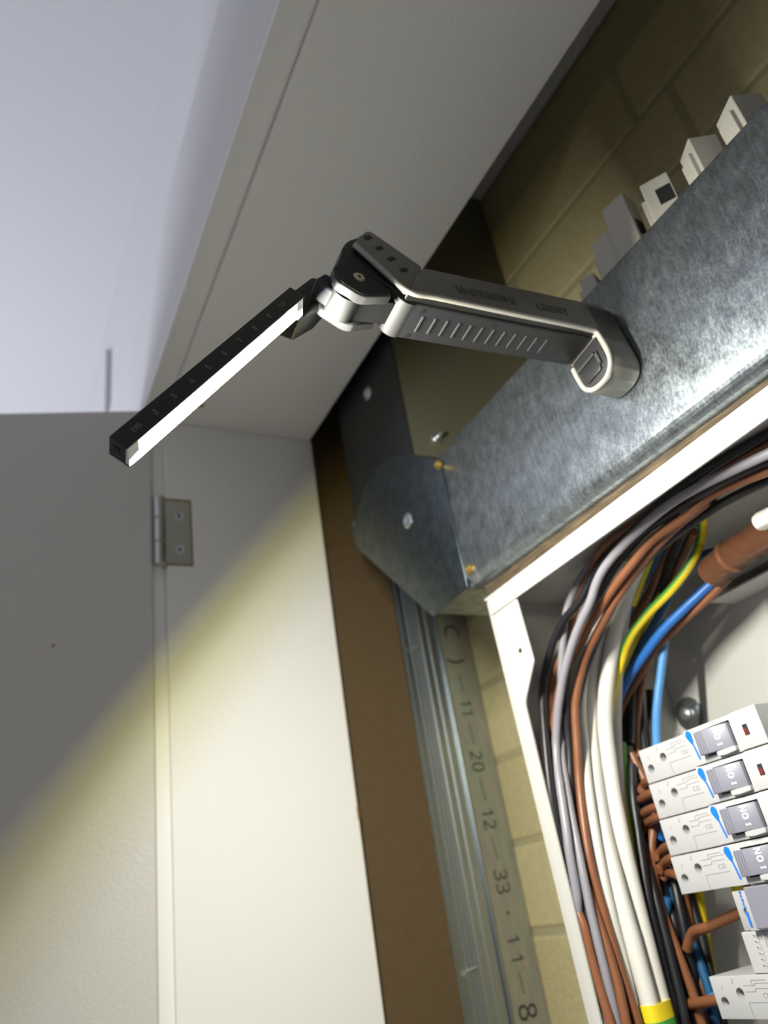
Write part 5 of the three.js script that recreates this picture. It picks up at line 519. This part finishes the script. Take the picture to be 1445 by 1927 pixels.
{
  // brown sleeve over the incoming pair, with a seam where the tape overlaps
  const [, pts] = paths.sleeve, t = thing('cable_sleeve', 'brown wrapped sleeve from which the blue cables come out', 'sleeve', pts[0]);
  const c = new THREE.CatmullRomCurve3(pts.map(p => V(...p)));
  const sl = new THREE.TubeGeometry(c, 30, 0.0088, 20, false); const P = sl.attributes.position, N = sl.attributes.normal;
  for (let i = 0; i < P.count; i++) { const k = 0.0008 * simplex.noise(P.getX(i) * 160, P.getY(i) * 260 + P.getZ(i) * 200); P.setXYZ(i, P.getX(i) + N.getX(i) * k, P.getY(i) + N.getY(i) * k, P.getZ(i) + N.getZ(i) * k); }
  pa('wrap', sl, M.sleeve, t);
  const q = c.getPointAt(0.24), d = c.getTangentAt(0.24); pa('seam', lathe([[0.0088, -0.0016], [0.0097, -0.0012], [0.0097, 0.0012], [0.0088, 0.0016]], q, d, 24), M.sleeve, t);
}
{
  const [, pts] = paths.stub_white, t = thing('cable_tube', 'white rounded tube end above the brown sleeve', 'tube', pts[0]);
  const a = V(...pts[0]), b = V(...pts[2]), d = b.clone().sub(a);
  pa('tube', lathe([[0, 0], [0.0022, 0.0004], [0.0042, 0.0018], [0.0050, 0.0042], [0.0050, 0.09]], a, d), M.pvc.white, t);
}
{
  const t = thing('cable_marker', 'yellow and green tape binding the two thick white cables', 'tape', [-0.361, -0.0860, -0.325]);
  const near = k => { const p = paths[k][1]; let i = 0; while (i < p.length - 2 && p[i + 1][1] > -0.0725) i++; const f = (p[i][1] + 0.0725) / (p[i][1] - p[i + 1][1]); return [0, 2].map(q => p[i][q] + (p[i + 1][q] - p[i][q]) * f); };
  const A = near('white_mid'), B = near('white_right'), d = Math.atan2(-(B[1] - A[1]), B[0] - A[0]), r = 0.0051, out = [];
  for (let i = 0; i <= 12; i++) { const q = d - Math.PI / 2 + Math.PI * i / 12; out.push([B[0] + r * Math.cos(q), -B[1] + r * Math.sin(q)]); }
  for (let i = 0; i <= 12; i++) { const q = d + Math.PI / 2 + Math.PI * i / 12; out.push([A[0] + r * Math.cos(q), -A[1] + r * Math.sin(q)]); }
  pa('yellow_band', prism(out, 0.0075, V(0, -0.0745, 0), X, nZ, Y), M.tapeY, t, 'yellow tape band');
  pa('green_band', prism(out, 0.0115, V(0, -0.0860, 0), X, nZ, Y), M.tapeG, t, 'green tape band');
}
// ---------------------------------------------------------------- work light, stuck by its magnet foot to the trunking
{
  const th = 8 * Math.PI / 180, u = V(Math.cos(th), Math.sin(th), 0), w = V(-Math.sin(th), Math.cos(th), 0), u0 = -0.1658, wid = 0.0245;
  const at = (uu, ww, d) => u.clone().multiplyScalar(u0 + uu).addScaledVector(w, ww).addScaledVector(Z, -d);     // d: distance back from the eye plane
  const t = thing('work_light', 'lit folding work light with black ruled light bar, held by its foot to the trunking', 'lamp', [-0.2050, 0.236, -0.272]);
  const slab = (pts, ua, ub, bevel = 0) => prism(pts, ub - ua, u.clone().multiplyScalar(u0 + ua), nZ, w, u, bevel);
  const B1 = [0.1620, 0.2775], C1 = [0.2725, 0.2862], C0 = [0.2606, 0.2631], B0 = [0.1488, 0.2556], A0 = [0.1285, 0.2826], A1 = [0.1385, 0.2966];
  const shell = pa('shell', slab(rounded([B0, [0.1560, 0.2700], B1, C1, [0.2796, 0.2800], [0.2796, 0.2560], [0.2606, 0.2560], C0], [0.003, 0.001, 0.004, 0.004, 0.002, 0, 0, 0.002]), -wid, 0, 0.0014), M.shell, t, 'silver-grey shell');
  pa('head_side', slab(rounded([A0, A1, B1, B0], [0.004, 0.004, 0.002, 0.002]), -0.0030, 0, 0.0008), M.shell, t);
  pa('head_back', slab(rounded([[0.1345, 0.2940], A1, B1, [0.1580, 0.2745]], [0.001, 0.003, 0.002, 0.001]), -wid, -0.0028, 0.0006), M.shell, t);
  pa('head_liner', slab(rounded([[0.1215, 0.2760], [0.1275, 0.2880], [0.1370, 0.2945], [0.1585, 0.2750], [0.1480, 0.2590], [0.1420, 0.2610]], [0.004, 0.006, 0.002, 0, 0, 0.004]), -wid + 0.001, -0.0029, 0.0008), M.blackPlastic, t, 'black liner of the lamp head');
  for (const [d, ww] of [[0.1355, 0.2872], [0.1401, 0.2812], [0.1447, 0.2752], [0.1494, 0.2690]]) {
    const g = box(-0.0024, 0.0024, -0.0011, 0.0011, -0.0002, 0.00025); g.applyMatrix4(basis(at(0, ww + 0.002, d + 0.0012), nZ.clone().multiplyScalar(0.80).addScaledVector(w, 0.60), nZ.clone().multiplyScalar(-0.60).addScaledVector(w, 0.80), u)); pa('slot', g, M.blackPlastic, t);
  }
  const tt = nZ.clone().multiplyScalar(0.99777).addScaledVector(w, 0.0667), dn = tt.clone().cross(u);   // along the body and out of its underside
  pa('lettering', merge([text('WORKING', 0.0052, 0.00035, at(0, 0.2678, 0.1940), tt, w, bold), text('LIGHT', 0.0052, 0.00035, at(0, 0.2705, 0.2345), tt, w, bold)]), M.engraved, shell);
  // foot with its rounded end
  const fo = rounded([[u0 - wid, 0.2850], [u0 - wid, 0.2365], [u0, 0.2365], [u0, 0.2850]], [0.003, 0.0115, 0.0115, 0.003], 10);
  pa('foot', prism(fo, 0.0190, V(0, 0, -0.2796), u, w, Z, 0.0014), M.shell, t);
  pa('magnet', prism(rounded([[u0 - wid + 0.002, 0.2800], [u0 - wid + 0.002, 0.2395], [u0 - 0.002, 0.2395], [u0 - 0.002, 0.2800]], 0.009, 8), 0.0005, V(0, 0, -0.27995), u, w, Z), M.blackPlastic, t);
  const sw = pa('switch_plate', prism(rounded([[u0 - wid + 0.0022, 0.2610], [u0 - wid + 0.0022, 0.2390], [u0 - 0.0030, 0.2390], [u0 - 0.0030, 0.2610]], [0.001, 0.0095, 0.0095, 0.001], 8), 0.0010, V(0, 0, -0.2610), u, w, Z, 0.0002), M.panel, t, 'dark switch plate in the foot');
  pa('switch_button', prism(rounded([[u0 - 0.0195, 0.2520], [u0 - 0.0195, 0.2425], [u0 - 0.0075, 0.2425], [u0 - 0.0075, 0.2520]], 0.002), 0.0014, V(0, 0, -0.2602), u, w, Z, 0.0004), M.blackPlastic, sw);
  pa('switch_frame', merge([box(0, 0.0150, 0.0098, 0.0112, 0, 0.0016), box(0.0138, 0.0156, 0.0030, 0.0112, 0, 0.0016)].map(g => g.applyMatrix4(basis(at(-0.0215, 0.2425, 0.2602), u, w, Z)))), M.knuckle, sw);
  // bright rim along the lower edge of the side and round the foot
  const rimPts = [[-0.0008, 0.2818, 0.1288], [-0.0008, 0.2690, 0.1387], [-0.0008, 0.2590, 0.1463], [-0.0008, 0.2564, 0.1505], [-0.0008, 0.2572, 0.1620], [-0.0008, 0.2600, 0.2100], [-0.0008, 0.2624, 0.2525], [-0.0008, 0.2618, 0.2590], [-0.0008, 0.2560, 0.2604], [-0.0010, 0.2480, 0.2606], [-0.0030, 0.2415, 0.2606], [-0.0075, 0.2378, 0.2606], [-0.0125, 0.2373, 0.2606], [-0.0185, 0.2388, 0.2606], [-0.0225, 0.2430, 0.2606], [-0.0237, 0.2500, 0.2606], [-0.0237, 0.2585, 0.2604]].map(([a, b, d]) => at(a, b, d));
  pa('rim', pipe(rimPts, 0.0014, { seg: 90, radial: 10 }), M.rim, t, 'pale rim round the silver shell');
  // underside panel
  const pb = at(0, B0[1], B0[0]);
  const und = (pts, h0, h1, bevel = 0) => prism(pts, h1 - h0, pb.clone().addScaledVector(dn, h0), tt, u, dn, bevel);
  pa('groove', und([[0.001, -0.0060], [0.1115, -0.0060], [0.1115, -0.0014], [0.001, -0.0014]], -0.0006, 0.0003), M.blackPlastic, t);
  const pn = pa('battery_panel', und(rounded([[0.004, -wid + 0.0004], [0.1100, -wid + 0.0004], [0.1100, -0.0048], [0.004, -0.0048]], 0.0015), -0.003, 0.0018, 0.0012), M.panel, t, 'dark ribbed panel on the underside');
  for (let i = 0; i < 12; i++) pa('rib', und(rounded([[0.0120 + i * 0.0066, -0.0190], [0.0128 + i * 0.0066, -0.0190], [0.0128 + i * 0.0066, -0.0100], [0.0120 + i * 0.0066, -0.0100]], 0.0003), 0.0016, 0.0023), M.rib, pn);
  for (const [a, b] of [[0.0105, -0.0075], [0.0100, -0.0218], [0.0500, -0.0075], [0.0510, -0.0218]]) pa('screw_hole', rod(pb.clone().addScaledVector(tt, a).addScaledVector(u, b).addScaledVector(dn, 0.0016), dn, 0.0003, 0.0014, 0.0014, 14), M.blackPlastic, pn);
  pa('panel_end', rod(pb.clone().addScaledVector(tt, 0.0035).addScaledVector(u, -wid + 0.0006).addScaledVector(dn, -0.0035), u, wid - 0.0056, 0.0056, 0.0056, 28), M.knuckle, t);
  // hinge between the head and the light bar
  const ch = pa('hinge_cheek', slab(rounded([[0.1160, 0.2562], [0.1172, 0.2672], [0.1280, 0.2745], [0.1425, 0.2590], [0.1420, 0.2545], [0.1271, 0.2492]], [0.004, 0.003, 0.002, 0, 0, 0.003]), -0.0085, -0.0036, 0.0010), M.knuckle, t);
  pa('cheek_plate', slab(rounded([[0.1168, 0.2572], [0.1180, 0.2670], [0.1280, 0.2738], [0.1415, 0.2588], [0.1410, 0.2552], [0.1272, 0.2502]], [0.004, 0.003, 0.002, 0, 0, 0.003]), -0.0040, -0.0033), M.blackPlastic, ch);
  const hs = pa('hinge_screw', lathe([[0.0008, 0.0006], [0.0021, 0.0008], [0.0027, 0.0003], [0.0027, -0.0003]], at(-0.0033, 0.2619, 0.1280), u, 20), M.screw, t); pa('socket', rod(at(-0.0031, 0.2619, 0.1280), u, 0.0003, 0.0011, 0.0011, 6), M.dark, hs);
  pa('hinge_barrel', rod(at(-0.0203, 0.2575, 0.1240), u, 0.0120, 0.0064, 0.0064, 32), M.knuckle, t);
  pa('hinge_cheek_lower', slab(rounded([[0.1150, 0.2590], [0.1175, 0.2670], [0.1280, 0.2730], [0.1425, 0.2640], [0.1420, 0.2565], [0.1275, 0.2500]], [0.003, 0.003, 0.003, 0, 0, 0.004]), -0.0246, -0.0205, 0.0012), M.knuckle, t);
  pa('hinge_block', slab([[0.1290, 0.2540], [0.1290, 0.2700], [0.1500, 0.2680], [0.1500, 0.2575]], -0.0203, -0.0085), M.blackPlastic, t);
  // light bar: a towards its tip, n out of the ruled face, b across the ruled face away from the light
  const a = V(-0.0074, -0.7711, 0.6366).normalize(), n0 = V(0.9848, 0.1050, 0.1385), n = n0.clone().addScaledVector(a, -n0.dot(a)).normalize(), b = n.clone().cross(a).multiplyScalar(-1);
  const o = V(-0.2129, 0.1575, -0.0434), on = (s, c, m) => o.clone().addScaledVector(a, s).addScaledVector(b, c).addScaledVector(n, m);
  const turned = deg => { const q = deg * Math.PI / 180; return [n.clone().multiplyScalar(Math.cos(q)).addScaledVector(b, Math.sin(q)), b.clone().multiplyScalar(Math.cos(q)).addScaledVector(n, -Math.sin(q))]; };
  const bb = (s0, s1, c0, c1, m0, m1, r = 0) => box(s0, s1, m0, m1, c0, c1, r).applyMatrix4(basis(o, a, n, b));
  // cross-section of the bar in (n, b): ruled face n = 0, light face sloping up towards the back
  const sec = (pts, s0, s1, bevel = 0) => prism(pts.map(([m, q]) => [m, q]), s1 - s0, on(s1, 0, 0), n, b, a.clone().negate(), bevel);
  const S0 = -0.0860, S1 = 0.0128, TH = 0.0090;
  const lb = pa('light_bar', merge([sec([[0, 0.0031], [0, -0.0042], [-0.0008, -0.0042], [-0.0008, -0.0036], [-0.0084, -0.0036], [-TH, -0.0030], [-TH, 0.0031]], -0.092, 0.0184, 0.0003), sec([[-0.0084, -0.0030], [-0.0084, -0.0055], [-TH, -0.0055], [-TH, -0.0030]], -0.092, 0.0184)]), M.alu, t, 'black light bar with a centimetre scale');
  const dome = lift => { const p = [[-0.0009, -0.0036], [-0.0083, -0.0036]]; for (let i = 0; i <= 10; i++) p.push([-0.0083 + 0.0074 * i / 10, -0.0040 - lift * Math.sin(Math.PI * i / 10)]); return p; };
  pa('led_strip', sec(dome(0.0005), S0, S1), M.led, lb, 'glowing white strip');
  pa('end_lens', sec([[-0.0004, -0.0042], [-0.0084, -0.0052], [-0.0084, -0.0036], [-0.0004, -0.0036]], S1 + 0.0002, 0.0182), M.lens, lb);
  pa('end_lens', sec([[-0.0004, -0.0042], [-0.0084, -0.0060], [-0.0084, -0.0036], [-0.0004, -0.0036]], -0.0905, S0 - 0.0002), M.lens, lb);
  pa('end_slot', bb(0.0182, 0.0187, -0.0012, 0.0012, -0.0052, -0.0026), M.dark, lb);
  const nb = b, reads = a.clone().multiplyScalar(-1);
  const marks = [['cm', 0.0095]]; for (let k = 2; k <= 10; k++) marks.push([String(k), -0.01 * (k - 2)]);
  pa('scale_figures', merge(marks.map(([s, x]) => text(s, 0.0023, 0.00006, on(x, -0.0006, 0), reads, nb))), M.etch, lb);
  // end block joining the hinge
  const blockPts = [[-0.0865, 0.0034], [-0.0900, 0.0046], [-0.0985, 0.0066], [-0.1180, 0.0058], [-0.1225, 0.0003], [-0.1130, -0.0068], [-0.1020, -0.0076], [-0.0890, -0.0052]];
  pa('bar_block', prism(blockPts.map(([s, c]) => [s, c]), TH + 0.003, on(0, 0, -TH - 0.0015), a, b, a.clone().cross(b), 0.0008), M.blackPlastic, t);
  const j0 = at(-0.0143, 0.2575, 0.1240), j1 = on(-0.108, -0.0035, -0.0045), jd = j1.clone().sub(j0);
  { const g = new RoundedBoxGeometry(0.0095, jd.length() + 0.004, 0.0085, 2, 0.0015); g.translate(0, jd.length() / 2, 0); const q = new THREE.Quaternion().setFromUnitVectors(Y, jd.clone().normalize()); g.applyQuaternion(q); g.translate(j0.x, j0.y, j0.z); pa('tongue', boxUV(g), M.knuckle, t); }
  // the light itself, just in front of the glowing face
  const lamp = (name, colour, power, deg, c, wide) => {
    const [, bd] = turned(deg), L = new THREE.RectAreaLight(colour, power, S1 - S0, wide); L.name = name;
    L.quaternion.setFromRotationMatrix(new THREE.Matrix4().makeBasis(a, bd.clone().cross(a), bd));
    const p = on((S0 + S1) / 2, c, -0.0038), [x, y, z] = t.userData.base; L.position.set(p.x - x, p.y - y, p.z - z); t.add(L);
  };
  lamp('led_white', new THREE.Color(0.52, 0.56, 1.08), LED.white, -25, -0.00542, 0.0018);
  lamp('led_phosphor', new THREE.Color(1.0, 0.93, 0.18), LED.phosphor, -25, -0.00584, 0.0018);
}
scene.traverse(o => { if (o.isMesh) { o.castShadow = true; o.receiveShadow = true; } });
for (const o of [...scene.children]) if (o.userData.base) delete o.userData.base;
renderer.render(scene, camera);
